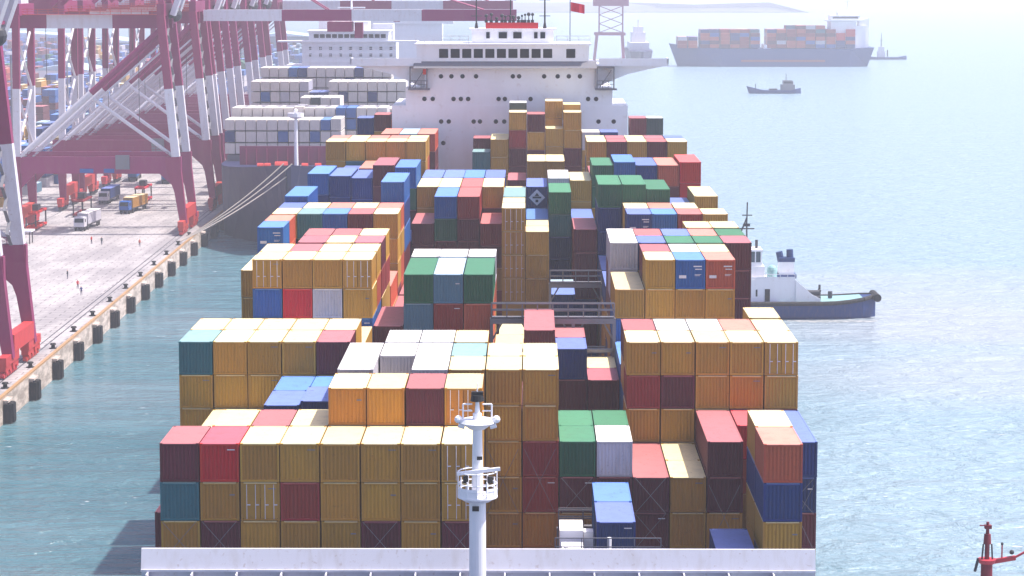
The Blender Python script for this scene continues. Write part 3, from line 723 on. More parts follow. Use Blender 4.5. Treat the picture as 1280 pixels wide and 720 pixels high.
for rec in DATA.replace('\n', '|').split('|'):
    p = rec.split()
    if not p: continue
    bay, half, col, k = p[0], p[1], float(p[2]), float(p[3])
    x = COL0 + (col + .5) * COLP; y = BAYS[bay] + (6.13 if half == 'b' else 0)
    cs = p[4:]
    n = len(cs)
    while ztop(k + n) > HATCH + 2.0: cs.append(random.choice('oooommrnbo')); n += 1
    side = ('%s stack from left' % ORD[int(round(col)) + 1]) if col < 8.5 else ('%s stack from right' % ORD[18 - int(round(col))])
    for i, c in enumerate(cs):
        key = '%s%s%g.%d' % (bay, half, col, i)
        z = ztop(k + i) - CH
        yj = y + .012 * i + (random.uniform(-.05, .05) if i == 0 else 0); xj = x + random.uniform(-.018, .018)
        c0 = c[0]
        if KEEP is not None and key not in KEEP:
            shelf(xj, yj, z, half, c0); continue
        tier = 'top container' if i == 0 else '%s container down' % ORD[i + 1]
        hf = {'a': ', near half', 'b': ', far half', 'F': ''}[half]
        ex = ' with door rods' if 'd' in c[1:] else ' with a white diamond' if '*' in c else ''
        lab = '%s%s, %s, %s, %s%s' % (COL[c0][0], ex, tier, side, ROWN[bay], hf)
        emit(xj, yj, z, half, c0, lab, 'containers stacked on the big ship', door='d' in c[1:], key=key, mark='@' in c, code=bay in ('A', 'A2', 'B', 'C') and '@' not in c and random.random() < .45, diamond='*' in c)
# ------------------------------------------------------------------ ship moored at the quay ahead, with white reefer containers
NX = -52.5
moor = thing('moored_ship', (NX, 530, 0), 'dark-hulled container ship with maroon breakwater moored at the quay, carrying white containers', 'ship')
MO = (NX, 530, 0)
h = MB(MO); h.loft(hull_sections(NX, 524, 300, 20.3, 16.5, bow_len=48)); h.build('hull', m_hull, moor, fix=True)
b = MB(MO)
b.add([(-67.5, 560, 16.4), (-38, 560, 16.4), (-38, 560, 21.0), (-67.5, 560, 21.0), (-67.5, 560.3, 16.4), (-38, 560.3, 16.4), (-38, 560.3, 21.0), (-67.5, 560.3, 21.0)], [(0, 1, 2, 3), (7, 6, 5, 4), (3, 2, 6, 7)])
for i in range(12): b.box(-66 + i * 2.4, -65.9 + i * 2.4, 559, 560, 16.4, 20.5)
b.build('breakwater', m_maroon, moor)
b = MB(MO); b.tube((NX - 1.5, 556, 16), (NX - 1.5, 556, 29), .5, .35, 10); b.tube((NX - 1.5, 556, 27.6), (NX - 1.5, 556, 28.0), .8, 1.8, 12); b.tube((NX - 1.5, 556, 28.0), (NX - 1.5, 556, 28.9), 1.9, 1.9, 12, caps=False)
b.ball((NX - 1.5, 556, 29.4), .5)
b.build('foremast', m_white, moor)
b = MB(MO)
for i, x in enumerate((-61, -59.4, -57, -55.6, -51, -48, -45.4, -43.5)):
    b.tube((x - .7, 545, 17.5), (x + .7, 545, 17.5), .75 if i not in (2, 3) else 1.1, n=12); b.box(x - 1, x + 1, 544.3, 545.7, 16.4, 17)
b.build('winch', m_red, moor)
MBAY = {'N1': (573, 26.6), 'N1b': (587, 28.7), 'N2': (603, 30.4 - 2.78), 'N3': (628, 33.3), 'N4': (650, 36.0)}
b = MB(MO)
for nm, (y, z) in MBAY.items(): b.box(NX - 19.5, NX + 19.5, y, y + 12.4, 16.5, 18.0)
b.build('hatch_cover', m_deckgrey, moor)
MD = {  # bay: first column, list of (rise in tiers, colours)
 'N1': (0, ['0Wn', '0WW', '0WWW', '0WWW', '0WWW', '0WbW', '0WWW', '0WWW', '0WbW', '0bWW', '0WWW']),
 'N1b': (0, ['0WW', '0WW', '0WW', '0WW', '0WW', '0WW', '0Ww', '0WW', '0WW', '0WW', '0bb', '0bb', '0WW', '0WW', '0WW']),
 'N2': (1, ['0WW', '0WW', '0Ww', '0WW', '-1WW', '1WW', '1kW', '1WW', '1WW', '0WW', '0WW', '0WW', '0WW', '0Wb', '0WW']),
 'N3': (0, ['0WW', '0WbW', '0WW', '0Ww', '0WW', '0ww', '-1nn', '-1nW', '0WW', '0WnW', '0WW', '0WW', '0WnW', '0WW', '0WW', '0WW']),
 'N4': (0, ['0WW', '0WW', '0WW', '0bW', '0nW', '0WW', '0WW', '0WW', '0WW', '0Wn', '0nW', '0WW', '0WW', '0WW'])}
MROW = {'N1': 'nearest row', 'N1b': 'second row', 'N2': 'third row', 'N3': 'fourth row', 'N4': 'fifth row'}
RZ = 2.78
for bay, (c0, lst) in MD.items():
    y, zt = MBAY[bay]
    for j, s_ in enumerate(lst):
        rise = -1 if s_[0] == '-' and s_[1] == '1' else 0 if s_[0] in '-0' else 1
        cs = s_.lstrip('-')[1:]
        x = -72.6 + (c0 + j + .5) * 2.52
        zz = zt + rise * RZ
        i = 0
        while zz - RZ * (i + 1) > 17.2 or i < len(cs):
            c = cs[i] if i < len(cs) else 'W'
            key = '%s.%d.%d' % (bay, j, i)
            z = zz - RZ * (i + 1) + .03
            if z < 16: break
            if KEEP is None or key in KEEP:
                lab = '%s container on the moored ship, %s, %s, %s from left' % (COL[c][0] if c != 'W' else 'off white', 'top tier' if i == 0 else ORD[i + 1] + ' tier down', MROW[bay], ORD[j + 1])
                emit(x, y, z, 'F', c, lab, 'containers on the moored ship', key=key, zs=2.72 / CH, xs=.955)
            else:
                STUFF.append((x, y, z, -LEN40, c))
            i += 1
# its bridge
b = MB(MO)
b.box(-71, -34, 700, 716, 16, 34.5); b.box(-66, -39, 700.5, 715, 34.5, 41.2); b.box(-73, -32.5, 699.5, 705, 41.2, 41.6); b.box(-64, -41, 699.8, 712, 41.6, 44.2); b.box(-64.5, -40.5, 699.4, 712.2, 44.2, 44.5); b.box(-58, -47, 702, 712, 44.5, 47)
for k in range(3): b.rail((-66, 700.3, 34.5 + k * 2.2), (-39, 700.3, 34.5 + k * 2.2), 1, 2.5, .06)
b.tube((-52, 705, 47), (-52, 705, 56), .4, .2); b.beam((-56, 705, 51), (-48, 705, 51), .4, .4); b.box(-63, -57, 722, 732, 30, 50); b.box(-47, -41, 722, 730, 30, 46)
mb_ = b.build('bridge_house', m_white, moor)
for i in range(12):
    b = MB(MO); b.box(-62.5 + i * 1.75, -61.1 + i * 1.75, 699.7, 699.83, 42.4, 43.5); b.build('window', m_glass, mb_)
for z in (31, 37, 39):
    for i in range(9):
        b = MB(MO); b.box(-64 + i * 2.9 , -63.2 + i * 2.9, 700.44 if z > 34 else 699.94, 700.51 if z > 34 else 700.01, z, z + .9); b.build('window', m_glass, mb_)
# mooring lines from the quay to the bows
for i, (p0, p1, lab) in enumerate((((XE(514) - 1.35, 514, 4.1), (-53.4, 522.0, 19.9), 'uppermost pale mooring rope from the quay to the moored ship'), ((XE(514) - 1.2, 513, 4.1), (-51.6, 522.2, 19.8), 'middle pale mooring rope from the quay to the moored ship'), ((XE(510) - 1.3, 510, 4.1), (-49.9, 524.6, 19.3), 'lowest pale mooring rope running from the quay edge to the moored bow'))):
    b = MB(p0); P0, P1 = Vector(p0), Vector(p1); n = 14
    pts = [P0.lerp(P1, t / n) - Vector((0, 0, 1.1 * 4 * (t / n) * (1 - t / n))) for t in range(n + 1)]
    for a, c in zip(pts, pts[1:]): b.tube(a, c, .14, n=6)
    tag(b.build('mooring_rope', m_rope), lab, 'rope', 'ropes to the moored ship')

# ------------------------------------------------------------------ a second moored ship further up the quay
m2 = thing('distant_moored_ship', (-60, 880, 0), 'far moored ship behind the white superstructure, half lost in haze', 'ship')
o2 = (-60, 880, 0)
h = MB(o2); h.loft(hull_sections(-55, 872, 260, 20, 15, bow_len=45)); h.build('hull', m_hull, m2, fix=True)
b = MB(o2); b.box(-70, -38, 1035, 1050, 15, 40); b.box(-77, -33, 1034, 1040, 40, 43.5); b.box(-62, -48, 1036, 1046, 43.5, 47); b.box(-50, -42, 1056, 1066, 15, 47); b.tube((-55, 1040, 47), (-55, 1040, 55), .5, .2); b.build('bridge_house', m_white, m2)
b = MB(o2); b.box(-72, -38, 1033.8, 1034.05, 41.5, 42.8); b.build('window', m_glass, m2)

# ------------------------------------------------------------------ quay cranes
def crane(y0, y1, label, boom='up', detail=True, top=None):
    yc = (y0 + y1) / 2
    xe = XE(yc) - 3.0; xl = xe - 36.5
    t = thing('quay_crane', (xe, yc, QZ), label, 'crane', 'maroon and white gantry cranes along the quay')
    og = (xe, yc, QZ)
    ZP0, ZP1, ZS, ZG0, ZG1 = 16.9, 20.6, 35.5, 48.6, 51.6
    lean = 4.2
    for yy in (y0, y1):
        for side in (0, 1):
            xb = xe if side == 0 else xl
            ln = -lean if side == 0 else .6
            def X(z): return xb + ln * (z - 5.5) / (ZG1 - 5.5)
            w = 1.75 if side == 0 else 1.5
            b = MB(og)
            b.loft([[(X(z_) - wa, yy - wb, z_), (X(z_) + w / 2, yy - wb, z_), (X(z_) + w / 2, yy + wb, z_), (X(z_) - wa, yy + wb, z_)] for z_, wa, wb in ((6.0, .6, .8), (13, 1.1, .8), (17.5, 2.3, .82), (ZP1, 2.3, .82))]); b.beam((X(ZP1), yy, ZP1), (X(ZS), yy, ZS), w, w * .9, 1, (0, 1, 0)); b.beam((X(ZS), yy, ZS), (X(ZG1), yy, ZG1), w, w * .9, 0, (0, 1, 0))
            b.build('leg', [m_maroon, m_white2], t)
            b = MB(og)          # bogie sets
            b.beam((xb, yy - 4.4, 6.0), (xb, yy + 4.4, 6.0), 1.3, 1.3)
            for k in (-1, 1):
                b.beam((xb, yy + k * 2.4 - 1.9, 5.0), (xb, yy + k * 2.4 + 1.9, 5.0), 1.05, .7)
            bo = b.build('bogie', m_red, t)
            b = MB(og)
            for k in range(8): b.tube((xb - .3, yy - 4 + k * 1.14, 4.1), (xb + .3, yy - 4 + k * 1.14, 4.1), .42, n=12); 
            for k in range(4): b.box(xb - .5, xb + .5, yy - 3.7 + k * 2.3, yy - 2.5 + k * 2.3, 4.3, 4.75)
            b.build('wheel', m_red if side == 0 else m_dark, bo)
    # portal and sill beams
    for yy in (y0, y1):
        b = MB(og); b.box(xl - .9, xe - .2, yy - .65, yy + .65, ZP0, ZP1)
        b.loft([[(xl + 1.0, yy - .5, ZP0), (xl + 4.2, yy - .5, ZP0), (xl + 1.0, yy - .5, ZP0 - 3.2)], [(xl + 1.0, yy + .5, ZP0), (xl + 4.2, yy + .5, ZP0), (xl + 1.0, yy + .5, ZP0 - 3.2)]])
        b.loft([[(xe - 1.9, yy - .5, ZP0), (xe - 5.0, yy - .5, ZP0), (xe - 1.5, yy - .5, ZP0 - 3.2)], [(xe - 1.9, yy + .5, ZP0), (xe - 5.0, yy + .5, ZP0), (xe - 1.5, yy + .5, ZP0 - 3.2)]])
        b.rail((xl, yy - .6, ZP1), (xe - 3, yy - .6, ZP1), 1.1, 2.5, .05)
        b.build('portal_beam', m_maroon, t)
        # long diagonals: white below, maroon above
        b = MB(og)
        A, B_ = Vector((xl + 1, yy, ZP1)), Vector((xe - lean * .95, yy, ZG0)); M_ = A.lerp(B_, .5)
        b.tube(A, M_, .72, n=10, m=1); b.tube(M_, B_, .72, n=10, m=0)
        b.tube(A + Vector((2.6, 0, 0)), B_ - Vector((0, 0, 3.2)), .22, n=6, m=1)
        if detail:
            A2_, B2_ = Vector((xe - 1.8, yy, ZP1)), Vector((xl + 17, yy, ZP1 + (ZG0 - ZP1) * .46))
            b.tube(A2_, B2_, .4, n=8, m=1)
        b.build('diagonal_brace', [m_maroon, m_white2], t)
    for xb in (xe, xl):
        b = MB(og); b.box(xb - .75, xb + .75, y0 + .9, y1 - .9, 6.7, 9.2); b.build('sill_beam', m_red, t)
        xx = xb - (lean if xb == xe else -.6)
        b = MB(og); b.box(xx - .8, xx + .8, y0, y1, ZG1 - .2, ZG1 + 2.4); b.build('cross_beam', m_maroon, t)
    # main girders over the legs
    b = MB(og)
    for k, (a, c) in enumerate(((-18, 6.5), (6.5, 21), (21, 36.5 - lean + 1))):
        for yy in (yc - 3.2, yc + 3.2): b.box(xl + a, xl + c, yy - .6, yy + .6, ZG0, ZG1 - .03, 1 if k == 1 else 0)
    for i in range(14): b.box(xl - 17 + i * 3.9, xl - 16.6 + i * 3.9, yc - 2.6, yc + 2.6, ZG0 + 1, ZG1 - .8, 0)
    b.build('girder', [m_maroon, m_white2], t)
    b = MB(og); b.box(xl - 2, xe - lean, yc - 5.2, yc - 3.9, ZG1, ZG1 + .12); b.rail((xl - 2, yc - 5.2, ZG1 + .1), (xe - lean, yc - 5.2, ZG1 + .1), 1.1, 2.2, .05)
    b.build('walkway', m_red, t)
    b = MB(og); b.box(xl - 12, xl + 1, yc - 4, yc + 4, ZG1 + .1, ZG1 + 6.2); b.build('machinery_house', m_white2 if boom == 'up' else m_maroon, t)
    b = MB(og)      # hoist ropes and stays
    for k in range(4): b.tube((xe - lean - 6 - k * 7, yc - 2 + k, ZG0), (xe - lean - 6 - k * 7, yc - 2 + k, 27 + 3 * k), .07, n=5)
    b.build('hoist_rope', m_dark, t)
    b = MB(og); z0_ = ZP1 + 1
    for yy0, yy1, z_a, z_b in ((y0, y1, 22, 35), (y1, y0, 22, 35), (y0, y1, 35, 48), (y1, y0, 35, 48)):
        fx_ = xl + .4; b.tube((fx_, yy0, z_a), (fx_, yy1, z_b), .3, n=7)
    b.build('side_brace', m_white2, t)
    # A frame
    xa = xe - lean
    b = MB(og)
    for yy in (y0 + 2, y1 - 2):
        b.beam((xa, yy, ZG1 + 2), (xa - 3, yc + (yy - yc) * .4, 74), 1.2, 1.2, 0, (0, 1, 0)); b.beam((xl + 8, yy, ZG1 + 2), (xa - 3, yc + (yy - yc) * .4, 74), .9, .9, 0, (0, 1, 0))
    b.box(xa - 4, xa - 2, yc - 3.6, yc + 3.6, 73, 75)
    b.build('apex_frame', m_maroon, t)
    # boom
    b = MB(og); hx = xa + 2
    if boom == 'down':
        segs = ((0, 19, 1), (19, 36, 0), (36, 53, 1), (53, 76, 0))
        for a, c, m in segs:
            for yy in (yc - 3.2, yc + 3.2): b.box(hx + a, hx + c, yy - .55, yy + .55, 49.2, 51.9, m)
        for i in range(19): b.box(hx + 1 + i * 4, hx + 1.4 + i * 4, yc - 2.6, yc + 2.6, 49.8, 51.2, 0)
        for f in (30, 68):
            for yy in (yc - 3.2, yc + 3.2): b.tube((xa - 3, yy * .4 + yc * .6, 74), (hx + f, yy, 51.9), .18, n=6, m=0)
        bo = b.build('boom', [m_maroon, m_white2], t)
        b = MB(og); b.box(hx + 30, hx + 36, yc - 3.5, yc + 3.5, 46.6, 49.0); b.box(hx + 36.5, hx + 38.5, yc - 1.2, yc + 1.2, 45, 48.8); b.build('trolley', m_maroon, t)
    else:
        d = Vector((math.cos(R(70)), 0, math.sin(R(70)))); P = Vector((hx, yc, 51.5))
        for yy in (-3.2, 3.2):
            o_ = Vector((0, yy, 0))
            b.beam(P + o_, P + o_ + d * 14, 1.1, 2.8, 1, (0, 1, 0)); b.beam(P + o_ + d * 14, P + o_ + d * 44, 1.1, 2.6, 0, (0, 1, 0))
        for i in range(9): b.beam(P + d * (2 + i * 5) + Vector((0, -3.2, 0)), P + d * (2 + i * 5) + Vector((0, 3.2, 0)), .5, .5, 0)
        b.ball(P, 1.6, m=2)
        b.build('boom', [m_maroon, m_white2, m_dark], t)
    if detail:
        b = MB(og)
        for i in range(16):
            z = ZP1 + i * 1.75; x0 = xe - lean * (z - 5.5) / 46 - .9
            b.beam((x0, y1 - 1.2 - (i % 2) * 2, z), (x0, y1 - 1.2 - ((i + 1) % 2) * 2, z + 1.75), .5, .12)
        b.build('stair', m_grey, t)
        b = MB(og); b.box(xl + 22, xl + 25, y0 - 1.4, y0 - .7, ZP0 + 1.0, ZP1 + .4); b.build('cabinet', m_grey, t)
        b = MB(og); b.box(xl + 14, xl + 17.0, y0 - .75, y0 - .66, ZP0 + .2, ZP0 + 1.1); b.box(xl + 19.3, xl + 21.6, y0 - .75, y0 - .66, ZP0 + .2, ZP0 + 1.1); b.build('sign_plate', MP['b'], t)
    return t
crane(341, 356.5, 'nearest gantry crane, only its white and maroon waterside legs in view at far left', 'up')
crane(532, 548, 'gantry crane second from the camera, with long white and maroon diagonal braces', 'up')
crane(587, 604, 'third gantry crane, its white and maroon boom lowered over the moored ship', 'down')
crane(613, 630, 'fourth gantry crane standing close behind the third crane', 'up', False)
crane(652, 669, 'fifth gantry crane along the quay, boom raised', 'up', False)
crane(700, 717, 'sixth gantry crane, hazy, behind the fifth crane', 'up', False)
crane(742, 759, 'seventh and farthest gantry crane with hazy maroon legs', 'up', False)
crane(800, 817, 'eighth gantry crane far up the quay with a lowered boom behind the superstructure', 'down', False)

# ------------------------------------------------------------------ tug pushing at the side
def tug_hull(b, x0, x1, yc, hb, zs, m=0, ref=0):
    secs = []; n = 16
    for i in range(n + 1):
        t = i / n; x = x0 + (x1 - x0) * t
        w = hb * min(1, math.sqrt(max(.02, 1 - ((t - .5) / .5) ** 6))) * (.75 + .25 * math.sin(t * math.pi))
        z = zs + (1.1 * (max(0, .35 - t) / .35) ** 1.5) + (.9 * (max(0, t - .78) / .22) ** 1.6)
        secs.append([(x, yc - w, z), (x, yc - w * .93, .4), (x, yc - w * .7, -1.5), (x, yc + w * .7, -1.5), (x, yc + w * .93, .4), (x, yc + w, z)])
    b.loft(secs, m); return secs
TX0, TX1, TY = 21.5, 61.2, 428
tug = thing('tug_boat', (40, TY, 0), 'blue and white tug boat pushing against the starboard side of the container ship', 'tug boat')
TO = (40, TY, 0)
b = MB(TO); secs = tug_hull(b, TX0, TX1, TY, 5.3, 3.0); b.build('hull', m_hullblue, tug, fix=True)
b = MB(TO)
for side in (0, 5):
    for s0, s1 in zip(secs, secs[1:]): 
        p0, p1 = Vector(s0[side]), Vector(s1[side]); b.tube(p0 - Vector((0, 0, .15)), p1 - Vector((0, 0, .15)), .38, n=8)
b.tube((TX1, TY - 3.2, 3.6), (TX1, TY + 3.2, 3.6), .7, n=10); b.build('rubber_fender', m_black, tug)
b = MB(TO); b.loft([[(s[0][0], s[0][1] + .5, s[0][2] + .03), (s[0][0], s[5][1] - .5, s[0][2] + .03), (s[0][0], s[5][1] - .5, s[0][2] - .3), (s[0][0], s[0][1] + .5, s[0][2] - .3)] for s in secs[9:16]]); b.build('after_deck', m_cyan, tug)
b = MB(TO); b.box(TX0 + 6, 46.6, TY - 4.0, TY + 4.0, 2.7, 6.9)
b.loft([[(46.6, y_, 2.7), (46.6, y_, 6.9), (49.5, y_, 4.4), (51, y_, 3.6), (51, y_, 2.7)] for y_ in (TY - 4.3, TY - 4.0)])
dh = b.build('deck_house', m_white, tug)
b = MB(TO); b.box(41.2, 42.1, TY - 4.06, TY - 3.99, 3.1, 5.3); b.box(39.6, 39.9, TY - 4.06, TY - 3.99, 4.0, 5.2); b.build('door', m_glass, dh)
b = MB(TO); b.box(32, 41.2, TY - 3.0, TY + 3.0, 6.9, 9.2); b.box(30, 46.5, TY - 3.9, TY - 3.8, 6.9, 7.4)
b.rail((40, TY - 3.9, 6.9), (46.5, TY - 3.9, 6.9), 1.0, 1.3, .05)
trap(b, 33.5, 40.8, TY - 2.7, TY + 2.7, 9.2, 9.9, 0); b.box(33.4, 40.9, TY - 2.8, TY + 2.8, 11.8, 12.1)
for x in (33.6, 35.1, 36.6, 38.1, 39.6, 40.6): b.box(x - .1, x + .1, TY - 2.7, TY - 2.5, 9.9, 11.8); b.box(x - .1, x + .1, TY + 2.5, TY + 2.7, 9.9, 11.8)
wt = b.build('wheelhouse', m_white, tug)
b = MB(TO); b.box(33.7, 40.6, TY - 2.55, TY + 2.55, 9.9, 11.79); b.build('window', glass('tug window glass', (.05, .09, .12)), wt)
b = MB(TO); b.box(43.5, 47.0, TY - 1.6, TY + 1.6, 6.9, 7.6, 1); b.box(44, 46.6, TY - 1.3, TY + 1.3, 7.6, 9.8, 0); b.tube((44.4, TY, 9.8), (44.0, TY, 11.5), .65, .6, 10, 1); b.tube((46, TY, 9.8), (45.9, TY, 11.9), .65, .6, 10, 1); b.box(43.9, 46.7, TY - 1.35, TY + 1.35, 9.8, 10.5, 1); b.build('funnel', [m_white, m_hullblue], tug)
b = MB(TO); b.tube((42.6, TY - 2, 7.2), (42.6, TY - 2, 8.5), .9, .9, 12); b.ball((42.6, TY - 2, 8.5), .9); b.build('vent_drum', m_cyan, tug)
b = MB(TO)
for k in (-1, 1): b.tube((37.2 + k * 1.1, TY, 12.1), (38.2, TY, 17.5), .14)
b.tube((38.2, TY, 15), (38.3, TY, 20.3), .12); b.tube((36.8, TY, 15.6), (39.6, TY, 15.6), .12); b.tube((37.4, TY, 18), (39.2, TY, 18), .1); b.tube((37.5, TY - 1.5, 12.2), (37.5, TY + 1.5, 12.2), .35); b.box(37.6, 38.8, TY - .2, TY + .2, 16.0, 16.5); b.tube((40, TY, 12.1), (40, TY, 13.6), .25)
b.build('mast', m_dark, tug)
b = MB(TO); b.tube((51.3, TY, 3.2), (51.3, TY, 5.6), .25, .2); b.tube((48.6, TY - 2, 4.4), (51.0, TY - 2, 4.4), .5, n=10); b.box(48.4, 51.2, TY - 3, TY + 1, 3.2, 3.8); b.tube((51.3, TY - 1, 4.6), (51.3, TY + 1, 4.6), .2); b.tube((53.2, TY, 3.2), (53.2, TY, 4.4), .4); b.build('towing_winch', m_dark, tug)

# tug just below the frame whose red mast stands up into view
rt = thing('red_mast_boat', (40, 192, 0), 'boat mostly below view, only its dark red mast with radar showing', 'boat')
RO = (40, 192, 0); rx, ry = 36.9, 192.0
b = MB(RO); tug_hull(b, 24, 48, ry, 4, 2.2); b.build('hull', m_hullblue, rt, fix=True)
b = MB(RO); b.box(28, 40, ry - 2.6, ry + 2.6, 2.4, 5); b.box(31, 38.5, ry - 2, ry + 2, 5, 7.2); b.build('deck_house', m_white, rt)
b = MB(RO); b.tube((rx, ry, 7), (rx, ry, 12.9), .5, .47, 16); b.tube((rx, ry, 12.9), (rx, ry, 14.5), .2, .2, 10); b.tube((rx, ry, 14.5), (rx, ry, 15.3), .33, .27, 10); b.tube((rx, ry, 15.3), (rx, ry, 16.3), .15, .12); b.box(rx - .25, rx + .3, ry - .2, ry + .2, 15.75, 16.05); b.tube((rx - .65, ry, 16.0), (rx + .2, ry, 16.0), .05, .05)
mm = paint('mast dark red', (.20, .01, .03), wear=.2, var=.02)
ms_ = b.build('mast', mm, rt)
b = MB(RO); b.tube((rx, ry, 12.9), (rx, ry, 13.25), .62, .75, 16); b.beam((rx + .3, ry, 13.0), (rx + 2.3, ry, 13.35), .3, .35); b.beam((rx + 1.2, ry, 13.2), (rx + 1.2, ry, 14.4), .1, .12); b.beam((rx + 2.3, ry, 13.4), (rx + 3.2, ry, 13.9), .14, .16); b.build('arm', m_red, ms_)
b = MB(RO)
for dx in (-.42, .42): b.tube((rx + dx, ry - .1, 13.25), (rx + dx * .8, ry - .1, 14.5), .07)
b.tube((rx, ry, 13.2), (rx, ry, 14.5), .12)
b.beam((rx - 1.9, ry, 10.9), (rx - .4, ry, 10.7), .14, .2); b.tube((rx - 1.7, ry, 10.9), (rx - 1.7, ry, 11.5), .14); b.beam((rx - .95, ry, 12.2), (rx - .7, ry, 13.3), .16, .2); b.ball((rx + 3.25, ry, 14.1), .14); b.ball((rx + 1.2, ry, 14.5), .12); b.ball((rx + 2.0, ry, 13.8), .2); b.ball((rx + .75, ry, 11.6), .16)
b.build('lamp_bracket', m_dark, ms_)
b = MB(RO); b.box(rx - 2.5, rx - 1.3, ry - .25, ry + .25, 11.5, 11.75); b.build('radar', m_white, ms_)

# ------------------------------------------------------------------ ships out in the roads
FS = (200, 1640, 0)
fs = thing('distant_container_ship', FS, 'loaded dark blue container ship crossing in the haze at upper right', 'ship')
def side_hull(b, x0, x1, yc, hb, z, bowtip, keel=-2):   # bow to the left
    prof = [(x0 - bowtip, z + 3.2, .05), (x0 + 3, z + 2.2, .35), (x0 + 14, z + 1, .8), (x0 + 30, z, 1), (x1 - 16, z, 1), (x1, z + .8, .85)]
    wl = [(x0 + 2, .05), (x0 + 4, .2), (x0 + 14, .6), (x0 + 30, 1), (x1 - 16, 1), (x1 - 4, .6)]
    b.loft([[(p[0], yc - hb * p[2], p[1]), (q_[0], yc - hb * q_[1], 0), (q_[0], yc - hb * q_[1] * .8, keel), (q_[0], yc + hb * q_[1] * .8, keel), (q_[0], yc + hb * q_[1], 0), (p[0], yc + hb * p[2], p[1])] for p, q_ in zip(prof, wl)])
b = MB(FS); side_hull(b, 97, 229, 1640, 15, 12, 4.5); b.build('hull', m_hullfar, fs, fix=True)
b = MB(FS); b.box(140, 196, 1624.7, 1624.98, 3.2, 4.6); b.build('stripe', m_hullred, fs)
random.seed(11)
x = 101
for (xa_, n, zz) in ((101, 1, 2), (108, 1, 2.6), (116, 2, 4), (129.5, 1, 4), (136, 2, 4), (149.5, 1, 4.1), (160.5, 1, 4.2), (167, 1, 4.1), (173.5, 1, 5.3), (180, 2, 5.6), (193, 1, 5.2), (200, 1, 4.4), (206.5, 1, 4.4), (213, 1, 4.5)):
    for j in range(n):
        for yy in range(9):
            for t in range(int(zz) + 1):
                xx = xa_ + j * 6.3
                c = random.choice('nbrcmmtrrcmcw')
                zb = 12.4 + t * 2.5
                if t > zz - 1 and random.random() < .3: continue
                if xx > 205 and yy < 1: c = random.choice('Rcn')
                STUFF.append((xx, 1640 - 12 + yy * 2.6, zb, None, c))
b = MB(FS); b.box(200, 217, 1629, 1651, 12, 30); b.box(197, 222, 1627, 1640, 30.2, 31.0); b.box(200, 219, 1628, 1645, 31, 34); b.box(214, 224, 1632, 1648, 12, 27); b.box(205, 214, 1632, 1642, 34, 36.5); b.tube((212, 1638, 36), (212, 1638, 49), .6, .3); b.beam((208, 1638, 43), (216, 1638, 43), .6, .5); b.beam((209.5, 1638, 46), (214.5, 1638, 46), .5, .4); b.box(219, 226, 1634, 1642, 12, 32)
sh = b.build('superstructure', m_white, fs)
b = MB(FS); b.box(201, 218, 1627.9, 1628.02, 32.0, 33.2); b.build('window', m_glass, sh)
b = MB(FS)
b.box(155.5, 160, 1627, 1650, 12, 14.6); b.box(152, 153, 1629, 1650, 12, 22.5); b.build('deck_crane', m_white, fs)
def small_boat(name, x, y, L, label, cat, kind):
    og = (x, y, 0); t = thing(name, og, label, cat)
    b = MB(og)
    n = 10; secs = []
    for i in range(n + 1):
        u = i / n; w = L * .14 * math.sqrt(max(.03, 1 - (2 * u - 1) ** 4)); z = 1.7 + (2.6 * max(0, .3 - u) / .3) ** 1.3 * .6 + 1.1 * max(0, u - .8) / .2
        xx = x - L / 2 + u * L
        secs.append([(xx - (1.0 if i == 0 else 0), y - w, z), (xx + (.6 if i == 0 else 0), y - w * .8, 0), (xx + .6, y - w * .6, -1), (xx + .6, y + w * .6, -1), (xx + (.6 if i == 0 else 0), y + w * .8, 0), (xx - (1.0 if i == 0 else 0), y + w, z)])
    b.loft(secs); b.build('hull', m_hullfar, t, fix=True)
    if kind == 'coaster':
        b = MB(og); b.box(x + L * .12, x + L * .38, y - 2.6, y + 2.6, 1.7, 4.6); b.box(x + L * .16, x + L * .33, y - 2.2, y + 2.2, 4.6, 6.8); h_ = b.build('deck_house', m_grey, t)
        b = MB(og); b.box(x + L * .17, x + L * .32, y - 2.26, y - 2.19, 5.2, 6.2); b.build('window', m_glass, h_)
        b = MB(og); b.tube((x + L * .22, y, 6.8), (x + L * .22, y, 10), .15); b.tube((x - L * .36, y, 2.5), (x - L * .36, y, 5), .2); b.box(x - L * .1, x + L * .05, y - 2, y + 2, 1.7, 2.5); b.tube((x + L * .34, y, 4.6), (x + L * .34, y, 6.3), .5); b.build('mast', m_dark, t)
    else:
        b = MB(og); b.box(x - L * .14, x + L * .02, y - 2.6, y + 2.6, 1.7, 6.0); b.box(x - L * .11, x, y - 2.2, y + 2.2, 6.0, 9.2); b.build('deck_house', m_white2, t)
        b = MB(og); b.tube((x - L * .06, y, 9.2), (x - L * .06, y, 19), .35, .2); b.tube((x - L * .10, y, 14), (x - L * .02, y, 14), .2); b.tube((x + L * .08, y, 2), (x + L * .08, y, 7), .5); b.build('mast', m_dark, t)
small_boat('coaster', 125.5, 1255, 27, 'small dark coaster heading left below the far container ship', 'boat', 'coaster')
small_boat('far_tug', 256, 1770, 33, 'low dark tug with tall mast behind the far ship stern', 'tug boat', 'tug')
